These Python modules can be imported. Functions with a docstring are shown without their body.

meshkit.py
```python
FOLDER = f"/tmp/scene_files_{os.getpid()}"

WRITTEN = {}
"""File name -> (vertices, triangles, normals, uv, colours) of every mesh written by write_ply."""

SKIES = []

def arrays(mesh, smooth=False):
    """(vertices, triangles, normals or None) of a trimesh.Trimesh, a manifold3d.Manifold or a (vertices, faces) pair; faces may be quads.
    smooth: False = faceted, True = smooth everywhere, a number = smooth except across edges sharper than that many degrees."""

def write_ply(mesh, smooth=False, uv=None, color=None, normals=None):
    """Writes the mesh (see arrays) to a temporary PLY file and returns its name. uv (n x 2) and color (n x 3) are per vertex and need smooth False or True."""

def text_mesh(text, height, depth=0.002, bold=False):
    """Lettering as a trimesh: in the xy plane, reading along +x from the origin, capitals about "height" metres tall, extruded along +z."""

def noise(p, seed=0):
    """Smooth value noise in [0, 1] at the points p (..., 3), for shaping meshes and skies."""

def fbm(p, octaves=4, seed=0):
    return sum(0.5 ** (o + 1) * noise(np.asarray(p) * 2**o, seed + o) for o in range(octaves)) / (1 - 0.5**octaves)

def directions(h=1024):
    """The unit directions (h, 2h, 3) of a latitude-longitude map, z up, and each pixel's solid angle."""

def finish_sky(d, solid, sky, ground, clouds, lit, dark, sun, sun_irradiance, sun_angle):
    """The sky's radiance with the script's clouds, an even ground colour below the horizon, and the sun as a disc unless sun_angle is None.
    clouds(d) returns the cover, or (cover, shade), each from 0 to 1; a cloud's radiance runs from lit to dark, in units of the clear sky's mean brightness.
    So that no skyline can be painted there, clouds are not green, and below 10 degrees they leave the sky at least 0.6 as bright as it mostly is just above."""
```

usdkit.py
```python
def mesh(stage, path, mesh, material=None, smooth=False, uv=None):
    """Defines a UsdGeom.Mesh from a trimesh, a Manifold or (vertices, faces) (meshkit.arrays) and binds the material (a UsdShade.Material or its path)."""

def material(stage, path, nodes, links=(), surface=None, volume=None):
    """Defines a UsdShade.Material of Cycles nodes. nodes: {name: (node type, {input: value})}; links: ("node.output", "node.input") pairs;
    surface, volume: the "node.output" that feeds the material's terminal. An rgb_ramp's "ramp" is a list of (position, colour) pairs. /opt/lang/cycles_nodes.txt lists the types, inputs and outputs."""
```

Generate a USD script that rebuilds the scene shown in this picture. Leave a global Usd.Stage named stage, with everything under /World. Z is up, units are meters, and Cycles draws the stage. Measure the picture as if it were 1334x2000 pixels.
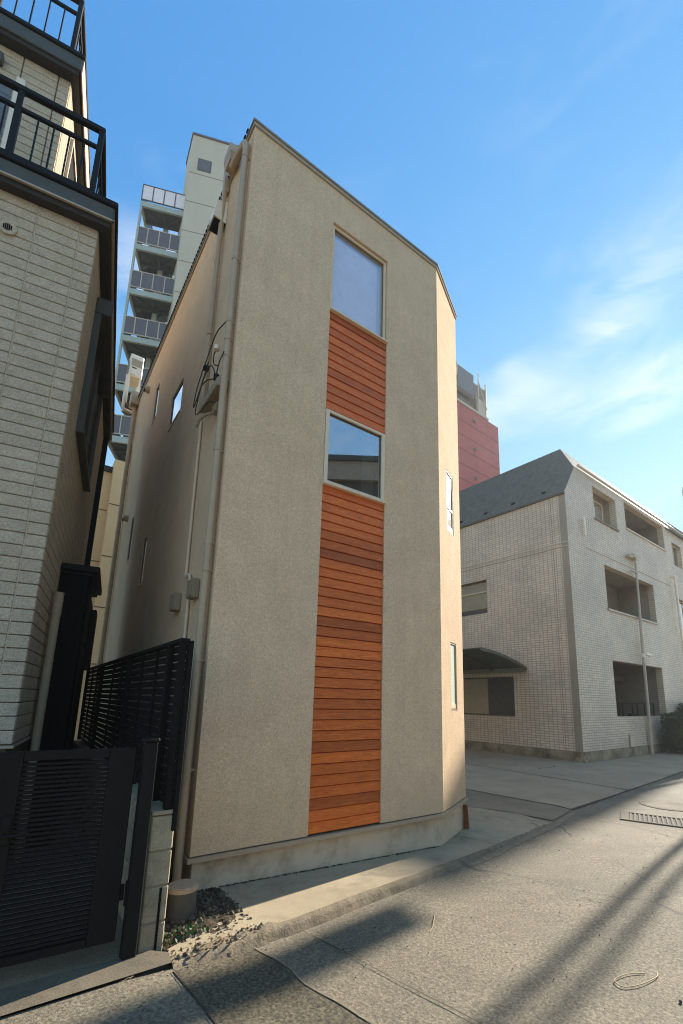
import math, random
import numpy as np, trimesh, usdkit, meshkit
from shapely.geometry import Polygon, box as sbox, LineString
from pxr import Usd, UsdGeom, UsdLux, UsdShade, Gf, Sdf, Vt

random.seed(7)
RNG = np.random.default_rng(11)
stage = Usd.Stage.CreateInMemory()
UsdGeom.SetStageUpAxis(stage, UsdGeom.Tokens.z)
UsdGeom.SetStageMetersPerUnit(stage, 1.0)
UsdGeom.Xform.Define(stage, '/World')
UsdGeom.Scope.Define(stage, '/World/Looks')

# ------------------------------------------------------------------ camera, sky, sun, exposure
CAM_X = (0.80367915, -0.59467342)   # filled below from the calibrated rotation
R = np.array([[0.80367915, -0.59467342, 0.02152568], [0.13694268, 0.14962793, -0.97921304], [0.57909112, 0.78992089, 0.20168902]])
U_, _, V_ = np.linalg.svd(R); R = U_ @ V_
EYE = (0.0, 0.0, 1.6)
FPX, PX, PY = 895.5, 708.25, 1180.4      # focal length and optical centre in pixels of the 1334 x 2000 photograph
EXPOSURE = 2.46
SUN_EL, SUN_AZ = math.radians(25.0), math.radians(10.0)     # azimuth from +x towards +y
SUN_INTENSITY, SKY_STRENGTH = 0.53, 0.13
HAZE = 0.0009
CLOUD_AT = (0.28, 2.9, 2.06)
cam = UsdGeom.Camera.Define(stage, '/World/camera')
cam.CreateProjectionAttr('perspective')
cam.CreateHorizontalApertureAttr(36.0)
cam.CreateVerticalApertureAttr(36.0 * 2000 / 1334)
cam.CreateFocalLengthAttr(FPX / 1334 * 36.0)
cam.CreateHorizontalApertureOffsetAttr((667 - PX) / 1334 * 36.0)
cam.CreateVerticalApertureOffsetAttr((PY - 1000) / 1334 * 36.0)
cam.CreateClippingRangeAttr(Gf.Vec2f(0.05, 5000))
cam.CreateExposureAttr(EXPOSURE)
X_, Y_, Z_ = R[0], -R[1], -R[2]
cam.AddTransformOp().Set(Gf.Matrix4d(*X_, 0, *Y_, 0, *Z_, 0, *EYE, 1))

sd = np.array([math.cos(SUN_AZ) * math.cos(SUN_EL), math.sin(SUN_AZ) * math.cos(SUN_EL), math.sin(SUN_EL)])
K = 1 / (SKY_STRENGTH * 2 ** 2.28)      # sky colours below are given as they should read at this exposure
kk = 1 / K
def pw(c, e): return c * kk ** (e - 1)
sky_mat = usdkit.material(stage, '/World/Looks/sky', {
    "sky": ("sky_texture", {"sky_type": "single_scattering", "sun_disc": False, "sun_elevation": SUN_EL,
                            "sun_rotation": math.atan2(sd[0], sd[1]), "air_density": 1.0, "aerosol_density": 0.12, "ozone_density": 2.0}),
    "sp": ("separate_color", {}), "cb": ("combine_color", {}),
    "pr": ("math", {"math_type": "power", "value2": 0.70}), "pg": ("math", {"math_type": "power", "value2": 0.55}), "pb": ("math", {"math_type": "power", "value2": 0.30}),
    "mr": ("math", {"math_type": "multiply", "value2": pw(.12, .70)}), "mg": ("math", {"math_type": "multiply", "value2": pw(.345, .55)}), "mb": ("math", {"math_type": "multiply", "value2": pw(.63, .30)}),
    "tc": ("texture_coordinate", {}), "sx": ("separate_xyz", {}),
    "hz": ("rgb_ramp", {"ramp": [(0.0, (1.0,) * 3), (0.15, (.95,) * 3), (0.30, (.62,) * 3), (0.45, (.38,) * 3), (0.58, (.18,) * 3), (0.70, (.04,) * 3), (0.82, (0,) * 3), (1.0, (0,) * 3)]}),
    "pale": ("mix_color", {"blend_type": "mix", "b": (.48 * K, .68 * K, .82 * K), "use_clamp": False}),
    "m1": ("mapping", {"scale": (2.4, 1.6, 4.6), "location": CLOUD_AT, "rotation": (0.15, 0.1, 0.5)}),
    "n1": ("noise_texture", {"scale": 1.9, "detail": 9.0, "roughness": 0.56, "distortion": 0.6}),
    "n2": ("noise_texture", {"scale": 1.3, "detail": 2.0}),
    "r1": ("rgb_ramp", {"ramp": [(0.0, (0, 0, 0)), (0.47, (0, 0, 0)), (0.60, (0.40,) * 3), (0.76, (0.8,) * 3), (1.0, (.9,) * 3)]}),
    "r2": ("rgb_ramp", {"ramp": [(0.0, (0, 0, 0)), (0.46, (0, 0, 0)), (0.62, (1,) * 3), (1.0, (1,) * 3)]}),
    "mul": ("mix_color", {"blend_type": "multiply", "fac": 1.0}), "mul2": ("mix_color", {"blend_type": "multiply", "fac": 1.0}),
    "r3": ("rgb_ramp", {"ramp": [(0.0, (1,) * 3), (0.62, (1,) * 3), (0.74, (.45,) * 3), (0.84, (.15,) * 3), (1.0, (.1,) * 3)]}),
    "cl": ("mix_color", {"blend_type": "mix", "b": (1.12 * K, 1.10 * K, 1.06 * K), "use_clamp": False}),
    "bg": ("background_shader", {"strength": SKY_STRENGTH}),
}, [("sky.color", "sp.color"), ("sp.r", "pr.value1"), ("sp.g", "pg.value1"), ("sp.b", "pb.value1"), ("pr.value", "mr.value1"), ("pg.value", "mg.value1"), ("pb.value", "mb.value1"),
    ("mr.value", "cb.r"), ("mg.value", "cb.g"), ("mb.value", "cb.b"), ("tc.generated", "sx.vector"), ("sx.z", "hz.fac"), ("cb.color", "pale.a"), ("hz.color", "pale.fac"),
    ("tc.generated", "m1.vector"), ("m1.vector", "n1.vector"), ("m1.vector", "n2.vector"), ("n1.fac", "r1.fac"), ("n2.fac", "r2.fac"),
    ("r1.color", "mul.a"), ("r2.color", "mul.b"), ("pale.result", "cl.a"), ("mul.result", "mul2.a"), ("sx.z", "r3.fac"), ("r3.color", "mul2.b"), ("mul2.result", "cl.fac"), ("cl.result", "bg.color")], surface="bg.background")
dome = UsdLux.DomeLight.Define(stage, '/World/sky')
UsdShade.MaterialBindingAPI.Apply(dome.GetPrim()).Bind(sky_mat)
dome.GetPrim().SetCustomDataByKey('kind', 'structure')
sun = UsdLux.DistantLight.Define(stage, '/World/sun')
sun.CreateIntensityAttr(SUN_INTENSITY); sun.CreateAngleAttr(0.53); sun.CreateNormalizeAttr(True)
sun.CreateColorAttr(Gf.Vec3f(1.0, 0.945, 0.845))
zx = np.cross([0, 0, 1.0], sd); zx /= np.linalg.norm(zx); zy = np.cross(sd, zx)
sun.AddTransformOp().Set(Gf.Matrix4d(*zx, 0, *zy, 0, *sd, 0, 0, 0, 50, 1))

# ------------------------------------------------------------------ helpers
used = {}
def numbered(parent, name):
    k = (parent, name); n = used.get(k, 0); used[k] = n + 1
    return name if n == 0 else f'{name}_{n:03d}'

def cat(parts):
    return trimesh.util.concatenate([trimesh.Trimesh(p.vertices, p.faces, process=False) for p in parts])

def fixn(m):
    if m.volume < 0: m.invert()
    return m

def bx(x0, x1, y0, y1, z0, z1, c=0.0):
    a, b = np.array([min(x0, x1), min(y0, y1), min(z0, z1)], float), np.array([max(x0, x1), max(y0, y1), max(z0, z1)], float)
    if c <= 0:
        m = trimesh.creation.box(extents=b - a); m.apply_translation((a + b) / 2); return m
    c = min(c, 0.45 * (b - a).min()); P = []
    for i in (0, 1):
        for j in (0, 1):
            for k in (0, 1):
                q = np.array([(a, b)[i][0], (a, b)[j][1], (a, b)[k][2]]); s = np.array([1 - 2 * i, 1 - 2 * j, 1 - 2 * k]) * c
                P += [q + [0, s[1], s[2]], q + [s[0], 0, s[2]], q + [s[0], s[1], 0]]
    return trimesh.convex.convex_hull(np.array(P))

def hull(P):
    return trimesh.convex.convex_hull(np.array(P, float))

def tube(pts, r, n=8):
    pts = np.array(pts, float); N = len(pts); rs = np.full(N, r) if np.ndim(r) == 0 else np.array(r)
    t = np.gradient(pts, axis=0); t /= np.linalg.norm(t, axis=1, keepdims=True)
    up = np.array([0, 0, 1.0]) if abs(t[0][2]) < 0.9 else np.array([1.0, 0, 0]); V = []
    for i in range(N):
        a = np.cross(t[i], up); a /= np.linalg.norm(a); b = np.cross(a, t[i]); up = b
        for k in range(n):
            an = 2 * math.pi * k / n; V.append(pts[i] + rs[i] * (math.cos(an) * a + math.sin(an) * b))
    F = []
    for i in range(N - 1):
        for k in range(n):
            p, q = i * n + k, i * n + (k + 1) % n; F += [[p, q, q + n], [p, q + n, p + n]]
    for k in range(1, n - 1): F += [[0, k + 1, k], [(N - 1) * n, (N - 1) * n + k, (N - 1) * n + k + 1]]
    return fixn(trimesh.Trimesh(V, F, process=False))

def cyl(c, r, h, n=24, r2=None):
    r2 = r if r2 is None else r2
    V = [[c[0] + r * math.cos(2 * math.pi * k / n), c[1] + r * math.sin(2 * math.pi * k / n), c[2]] for k in range(n)]
    V += [[c[0] + r2 * math.cos(2 * math.pi * k / n), c[1] + r2 * math.sin(2 * math.pi * k / n), c[2] + h] for k in range(n)]
    return trimesh.convex.convex_hull(np.array(V))

def prism(poly, z0, z1):
    m = trimesh.creation.extrude_polygon(poly, z1 - z0, engine='earcut'); m.apply_translation([0, 0, z0]); return m

def smoothpath(P, n=8):
    P = np.array(P, float); P = np.vstack([2 * P[0] - P[1], P, 2 * P[-1] - P[-2]]); out = []
    for i in range(1, len(P) - 2):
        for t in np.linspace(0, 1, n, endpoint=False):
            a, b, c, d = P[i - 1:i + 3]
            out.append(0.5 * (2 * b + (c - a) * t + (2 * a - 5 * b + 4 * c - d) * t * t + (3 * b - a - 3 * c + d) * t ** 3))
    out.append(P[-2]); return np.array(out)

def wall(poly, th, O, d):
    """A wall slab: poly in (u along d, z); its outer face lies on the line O + u d, the slab goes inward (to the left of d)."""
    m = trimesh.creation.extrude_polygon(poly, th, engine='earcut'); v = m.vertices.copy(); d = np.array(d, float); d /= np.hypot(*d); inn = np.array([-d[1], d[0]])
    W = np.zeros_like(v); W[:, 0] = O[0] + v[:, 0] * d[0] + v[:, 2] * inn[0]; W[:, 1] = O[1] + v[:, 0] * d[1] + v[:, 2] * inn[1]; W[:, 2] = v[:, 1]
    w = trimesh.Trimesh(W, m.faces, process=False); w.invert(); w.metadata['uv'] = v[:, :2].copy(); return w

def ring(u0, u1, z0, z1, l, r=None, b=None, t=None):
    r = l if r is None else r; b = l if b is None else b; t = l if t is None else t
    return Polygon([(u0, z0), (u1, z0), (u1, z1), (u0, z1)], [[(u0 + l, z0 + b), (u1 - r, z0 + b), (u1 - r, z1 - t), (u0 + l, z1 - t)]])

class Thing:
    def __init__(self, name, label, category, loc=(0, 0, 0), rotz=0.0, group=None, local=False, kind=None):
        self.path = '/World/' + numbered('/World', name); self.loc = np.array(loc, float); self.local = local; self.rot = rotz
        self.x = UsdGeom.Xform.Define(stage, self.path); self.x.AddTranslateOp().Set(Gf.Vec3d(*map(float, loc)))
        if rotz: self.x.AddRotateZOp().Set(float(rotz))
        p = self.x.GetPrim()
        if label: p.SetCustomDataByKey('label', label); p.SetCustomDataByKey('category', category)
        if group: p.SetCustomDataByKey('group', group)
        if kind: p.SetCustomDataByKey('kind', kind)
    def part(self, name, m, mat, parent=None, smooth=False, label=None, kind=None):
        par = parent or self.path; path = par + '/' + numbered(par, name)
        uv = m.metadata.get('uv') if hasattr(m, 'metadata') else None
        if not self.local:
            m = trimesh.Trimesh(np.array(m.vertices) - self.loc, m.faces, process=False)
        pr = usdkit.mesh(stage, path, m, mat, smooth=(False if uv is not None else smooth), uv=uv).GetPrim()
        if label: pr.SetCustomDataByKey('label', label)
        if kind: pr.SetCustomDataByKey('kind', kind)
        return path

def single(name, m, mat, label=None, category=None, group=None, kind=None, smooth=False):
    path = '/World/' + numbered('/World', name)
    pr = usdkit.mesh(stage, path, m, mat, smooth=smooth).GetPrim()
    for k, v in (('label', label), ('category', category), ('group', group), ('kind', kind)):
        if v: pr.SetCustomDataByKey(k, v)
    return path

def smstep(a, b, x):
    t = np.clip((np.asarray(x, float) - a) / (b - a), 0, 1); return t * t * (3 - 2 * t)
def gz(x, y=0):
    """Height of the lot's ground: level at the gate, falling gently along the street."""
    return -0.035 * np.clip(np.asarray(x, float) - 1.3, 0, 6.7)
def kerb_h(x):
    return 0.062 * (1 - smstep(2.6, 6.6, x)) * smstep(.75, 1.5, x)
def road_z(x, y=0):
    return gz(x) - 0.004 - kerb_h(x)

def sheet(poly, zf, off, size=0.5):
    """A draped sheet over a polygon."""
    if hasattr(poly, 'geoms'):
        return cat([sheet(g, zf, off, size) for g in poly.geoms if g.area > 1e-6])
    v, f = trimesh.creation.triangulate_polygon(poly, engine='earcut')
    v = np.column_stack([v, np.zeros(len(v))])
    v, f = trimesh.remesh.subdivide_to_size(v, f, size, max_iter=12)
    m = trimesh.Trimesh(v, f, process=True); w = np.array(m.vertices); w[:, 2] = zf(w[:, 0], w[:, 1]) + off
    m = trimesh.Trimesh(w, m.faces, process=False)
    if m.face_normals[:, 2].mean() < 0: m.invert()
    return m

# ------------------------------------------------------------------ materials
WARM = np.array([1.19, 1.0, .765])
def mat(name, c, rough=0.6, var=0.12, scale=6.0, detail=6.0, bump=0.0, bscale=90.0, bdist=0.004, metal=0.0, spec=0.4, rnd=0.0, c2=None, dirt=None, dscale=1.3, dlo=0.52, dhi=0.72, stretch=(1, 1, 1), fine=0.0, fscale=120.0, coat=0.0):
    c = np.array(c, float) * WARM; c2 = None if c2 is None else np.array(c2, float) * WARM; dirt = None if dirt is None else tuple(np.array(dirt) * WARM)
    lo = c * (1 - var) if c2 is None else c; hi = c * (1 + var) if c2 is None else np.array(c2, float)
    N = {"g": ("geometry", {}), "mp": ("mapping", {"scale": stretch}), "n": ("noise_texture", {"scale": scale, "detail": detail, "roughness": 0.6}),
         "r": ("rgb_ramp", {"ramp": [(0.0, lo), (0.33, lo), (0.67, hi), (1.0, hi)]}),
         "p": ("principled_bsdf", {"roughness": rough, "metallic": metal, "specular_ior_level": spec, "coat_weight": coat})}
    L = [("g.position", "mp.vector"), ("mp.vector", "n.vector"), ("n.fac", "r.fac")]; out = "r.color"
    if fine:
        N["fn"] = ("noise_texture", {"scale": fscale, "detail": 3.0, "roughness": 0.7}); N["fr"] = ("rgb_ramp", {"ramp": [(0.0, (1 - fine,) * 3), (0.36, (1 - fine,) * 3), (0.64, (1 + fine,) * 3), (1.0, (1 + fine,) * 3)]})
        N["fm"] = ("mix_color", {"blend_type": "multiply", "fac": 1.0, "use_clamp": False}); L += [("g.position", "fn.vector"), ("fn.fac", "fr.fac"), (out, "fm.a"), ("fr.color", "fm.b")]; out = "fm.result"
    if dirt is not None:
        N["dn"] = ("noise_texture", {"scale": dscale, "detail": 7.0, "roughness": 0.65}); N["dr"] = ("rgb_ramp", {"ramp": [(0.0, (0,) * 3), (dlo, (0,) * 3), (dhi, (1,) * 3), (1.0, (1,) * 3)]})
        N["dm"] = ("mix_color", {"blend_type": "mix", "b": dirt}); L += [("mp.vector", "dn.vector"), ("dn.fac", "dr.fac"), (out, "dm.a"), ("dr.color", "dm.fac")]; out = "dm.result"
    if rnd:
        N["oi"] = ("object_info", {}); N["rr"] = ("map_range", {"from_min": 0.0, "from_max": 1.0, "to_min": 1 - rnd, "to_max": 1 + rnd})
        N["cc"] = ("combine_color", {}); N["rm"] = ("mix_color", {"blend_type": "multiply", "fac": 1.0, "use_clamp": False})
        L += [("oi.random", "rr.value"), ("rr.result", "cc.r"), ("rr.result", "cc.g"), ("rr.result", "cc.b"), (out, "rm.a"), ("cc.color", "rm.b")]; out = "rm.result"
    L.append((out, "p.base_color"))
    if bump:
        N["bn"] = ("noise_texture", {"scale": bscale, "detail": 5.0, "roughness": 0.65}); N["b"] = ("bump", {"strength": bump, "distance": bdist})
        L += [("g.position", "bn.vector"), ("bn.fac", "b.height"), ("b.normal", "p.normal")]
    return usdkit.material(stage, '/World/Looks/' + name, N, L, surface="p.BSDF")

M = {}
def weathered(name, base):
    """The stucco with faint vertical rain streaks and splashed dirt along its foot."""
    c = [tuple(np.array(q) * WARM) for q in base]
    N = {"g": ("geometry", {}), "n": ("noise_texture", {"scale": 3.2, "detail": 8.0, "roughness": .62}), "r": ("rgb_ramp", {"ramp": [(0., c[0]), (.36, c[0]), (.66, c[1]), (1., c[1])]}),
         "sm": ("mapping", {"scale": (7.0, 7.0, .16)}), "sn": ("noise_texture", {"scale": 1.6, "detail": 6.0, "roughness": .6}), "sr": ("rgb_ramp", {"ramp": [(0., (.84, .83, .80)), (.40, (.97, .965, .96)), (.55, (1,) * 3), (1., (1.05,) * 3)]}),
         "m1": ("mix_color", {"blend_type": "multiply", "fac": .75, "use_clamp": False}),
         "fn": ("noise_texture", {"scale": 70.0, "detail": 3.0, "roughness": .7}), "fr": ("rgb_ramp", {"ramp": [(0., (.80,) * 3), (.36, (.84,) * 3), (.64, (1.15,) * 3), (1., (1.2,) * 3)]}), "m2": ("mix_color", {"blend_type": "multiply", "fac": 1.0, "use_clamp": False}),
         "sx": ("separate_xyz", {}), "hn": ("noise_texture", {"scale": 5.0, "detail": 5.0}), "hm": ("math", {"math_type": "multiply", "value2": .55}), "ha": ("math", {"math_type": "subtract"}), "hr": ("map_range", {"from_min": .05, "from_max": .55, "to_min": 1.0, "to_max": 0.0, "clamp": True}), "hs": ("math", {"math_type": "multiply", "value2": .30}),
         "m3": ("mix_color", {"blend_type": "mix", "b": c[2]}),
         "bn": ("noise_texture", {"scale": 55.0, "detail": 5.0, "roughness": .65}), "b": ("bump", {"strength": .8, "distance": .008}), "p": ("principled_bsdf", {"roughness": .92, "specular_ior_level": .12})}
    L = [("g.position", "n.vector"), ("n.fac", "r.fac"), ("g.position", "sm.vector"), ("sm.vector", "sn.vector"), ("sn.fac", "sr.fac"), ("r.color", "m1.a"), ("sr.color", "m1.b"), ("g.position", "fn.vector"), ("fn.fac", "fr.fac"), ("m1.result", "m2.a"), ("fr.color", "m2.b"),
         ("g.position", "sx.vector"), ("g.position", "hn.vector"), ("hn.fac", "hm.value1"), ("sx.z", "ha.value1"), ("hm.value", "ha.value2"), ("ha.value", "hr.value"), ("hr.result", "hs.value1"), ("hs.value", "m3.fac"), ("m2.result", "m3.a"), ("m3.result", "p.base_color"), ("g.position", "bn.vector"), ("bn.fac", "b.height"), ("b.normal", "p.normal")]
    return usdkit.material(stage, '/World/Looks/' + name, N, L, surface="p.BSDF")
M['stucco'] = weathered('stucco', ((.60, .497, .392), (.665, .557, .445), (.37, .305, .235)))
M['concrete'] = mat('concrete', (.48, .44, .39), .85, c2=(.56, .52, .465), scale=3, bump=.25, bscale=60, spec=.2, dirt=(.24, .22, .18), dscale=1.8, fine=.08)
M['conc_dark'] = mat('conc_dark', (.13, .125, .11), .9, c2=(.20, .19, .165), scale=3, bump=.4, bscale=60, spec=.2, dirt=(.085, .08, .07), dscale=2.5, fine=.15, fscale=80)
M['plinth'] = mat('plinth', (.15, .14, .11), .9, c2=(.33, .30, .24), scale=2.0, detail=9, bump=.4, bscale=25, bdist=.02, spec=.15, dirt=(.07, .065, .05), dscale=1.6, fine=.1, fscale=40)
M['block'] = mat('block', (.30, .285, .235), .95, c2=(.42, .40, .335), scale=8, bump=.9, bscale=110, bdist=.006, spec=.1, rnd=.12, fine=.2, fscale=160, dirt=(.15, .145, .12), dscale=4)
M['flash'] = mat('flash', (.36, .31, .26), .5, .05, spec=.4)
M['capmetal'] = mat('capmetal', (.34, .31, .26), .45, .06, spec=.4)
M['roofgray'] = mat('roofgray', (.24, .25, .25), .6, .1, spec=.3)
M['black'] = mat('black', (.007, .007, .0072), .55, .1, spec=.18)
M['blackfence'] = mat('blackfence', (.006, .0065, .007), .6, .15, spec=.12)
M['blackmatte'] = mat('blackmatte', (.007, .007, .008), .75, .1, spec=.1)
M['frame'] = mat('frame', (.68, .63, .54), .45, .04, spec=.4)
M['framedark'] = mat('framedark', (.10, .095, .085), .45, .05, spec=.4)
M['framewhite'] = mat('framewhite', (.72, .72, .70), .45, .04, spec=.4)
M['pipe'] = mat('pipe', (.42, .365, .29), .45, .06, spec=.4, dirt=(.33, .28, .22), dscale=3)
M['pipelight'] = mat('pipelight', (.62, .58, .50), .4, .05, spec=.4)
M['pipebeige'] = mat('pipebeige', (.40, .365, .30), .5, .06, spec=.35)
M['cable'] = mat('cable', (.015, .014, .013), .5, .1)
M['boxgray'] = mat('boxgray', (.26, .235, .19), .55, .06)
M['white'] = mat('white', (.78, .78, .76), .45, .04, spec=.4, dirt=(.62, .60, .55), dscale=4, dlo=.6)
M['rust'] = mat('rust', (.16, .065, .028), .8, c2=(.26, .12, .055), scale=14, bump=.3)
M['curtain'] = mat('curtain', (.78, .80, .98), .9, .05, spec=.1)
M['curtain2'] = mat('curtain2', (.42, .46, .40), .9, .06, spec=.1)
M['interior'] = mat('interior', (.05, .05, .052), .9, .1, spec=.1)
M['frost'] = mat('frost', (.66, .67, .68), .08, .02, spec=.8, coat=1.0)
M['frostgreen'] = mat('frostgreen', (.62, .80, .78), .25, .03, spec=.6)
M['siding'] = mat('siding', (.455, .43, .385), .9, c2=(.54, .51, .46), scale=9, bump=1.0, bscale=48, bdist=.014, spec=.12, fine=.2, fscale=75, rnd=.05)
M['joint'] = mat('joint', (.24, .225, .185), .9, .1, spec=.1)
M['sidelap'] = mat('sidelap', (.29, .29, .275), .85, .06, bump=.4, bscale=60, spec=.15)
M['fascia'] = mat('fascia', (.065, .075, .072), .5, .12, spec=.4)
M['soffit'] = mat('soffit', (.04, .04, .042), .7, .1, spec=.2)
M['fasciapale'] = mat('fasciapale', (.40, .37, .34), .5, .06, spec=.3)
M['cream'] = mat('cream', (.62, .48, .30), .85, c2=(.68, .53, .34), scale=1.5, bump=.2, bscale=40, spec=.15)
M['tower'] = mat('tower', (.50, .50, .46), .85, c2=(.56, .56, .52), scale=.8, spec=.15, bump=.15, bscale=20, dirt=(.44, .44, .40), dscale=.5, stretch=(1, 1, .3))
M['towerjoint'] = mat('towerjoint', (.22, .21, .185), .9, .05)
M['steel'] = mat('steel', (.36, .45, .46), .5, .07, scale=2, spec=.35)
M['steeldark'] = mat('steeldark', (.075, .105, .105), .6, .12, scale=2, spec=.3)
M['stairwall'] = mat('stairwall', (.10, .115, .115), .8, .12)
M['panelgray'] = mat('panelgray', (.115, .11, .125), .35, .08, spec=.5)
M['railpale'] = mat('railpale', (.50, .47, .44), .5, .05)
M['red'] = mat('red', (.36, .095, .105), .8, c2=(.42, .115, .125), scale=.5, spec=.2, dirt=(.33, .09, .10), dscale=.3)
M['redjoint'] = mat('redjoint', (.22, .07, .075), .9, .05)
M['signback'] = mat('signback', (.12, .115, .105), .7, c2=(.22, .205, .19), scale=1.2)
M['signpale'] = mat('signpale', (.42, .42, .38), .6, .06)
M['slate'] = mat('slate', (.09, .095, .09), .75, c2=(.13, .135, .125), scale=5, bump=.4, bscale=14, bdist=.03, spec=.25)
M['tilegray'] = mat('tilegray', (.34, .34, .34), .6, .05)
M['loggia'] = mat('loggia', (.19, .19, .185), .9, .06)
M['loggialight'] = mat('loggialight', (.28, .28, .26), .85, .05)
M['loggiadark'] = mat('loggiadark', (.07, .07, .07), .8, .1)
M['shutter'] = mat('shutter', (.32, .295, .24), .7, .06)
M['greenglass'] = mat('greenglass', (.17, .19, .165), .3, .08, spec=.6)
M['polegray'] = mat('polegray', (.42, .42, .40), .5, .06, spec=.4)
M['galv'] = mat('galv', (.13, .128, .118), .85, c2=(.19, .185, .17), scale=30, spec=.08)
M['darkhole'] = mat('darkhole', (.02, .02, .02), .9, .1)
M['potgray'] = mat('potgray', (.075, .08, .085), .55, .1)
M['potlid'] = mat('potlid', (.40, .34, .29), .55, .12, scale=20, dirt=(.26, .20, .16), dscale=20)
M['soil'] = mat('soil', (.035, .030, .024), .95, c2=(.10, .09, .078), scale=24, bump=.9, bscale=60, bdist=.02, spec=.1)
M['stone'] = mat('stone', (.055, .052, .047), .85, c2=(.17, .16, .14), scale=30, spec=.2)
M['straw'] = mat('straw', (.40, .34, .21), .7, .08)
M['ochre'] = mat('ochre', (.17, .158, .135), .95, c2=(.25, .232, .20), scale=9, detail=9, bump=.8, bscale=45, bdist=.015, spec=.1, dirt=(.16, .14, .11), dscale=6)
M['trunk'] = mat('trunk', (.08, .06, .04), .9, .2)
M['opphouse'] = mat('opphouse', (.52, .45, .34), .85, .08, bump=.2, spec=.15)
M['oppband'] = mat('oppband', (.36, .34, .30), .7, .08)
M['oppdark'] = mat('oppdark', (.085, .078, .068), .8, .12)
M['apart'] = mat('apart', (.45, .43, .39), .8, .06)
M['paintmark'] = mat('paintmark', (.55, .54, .50), .8, .1)

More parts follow.
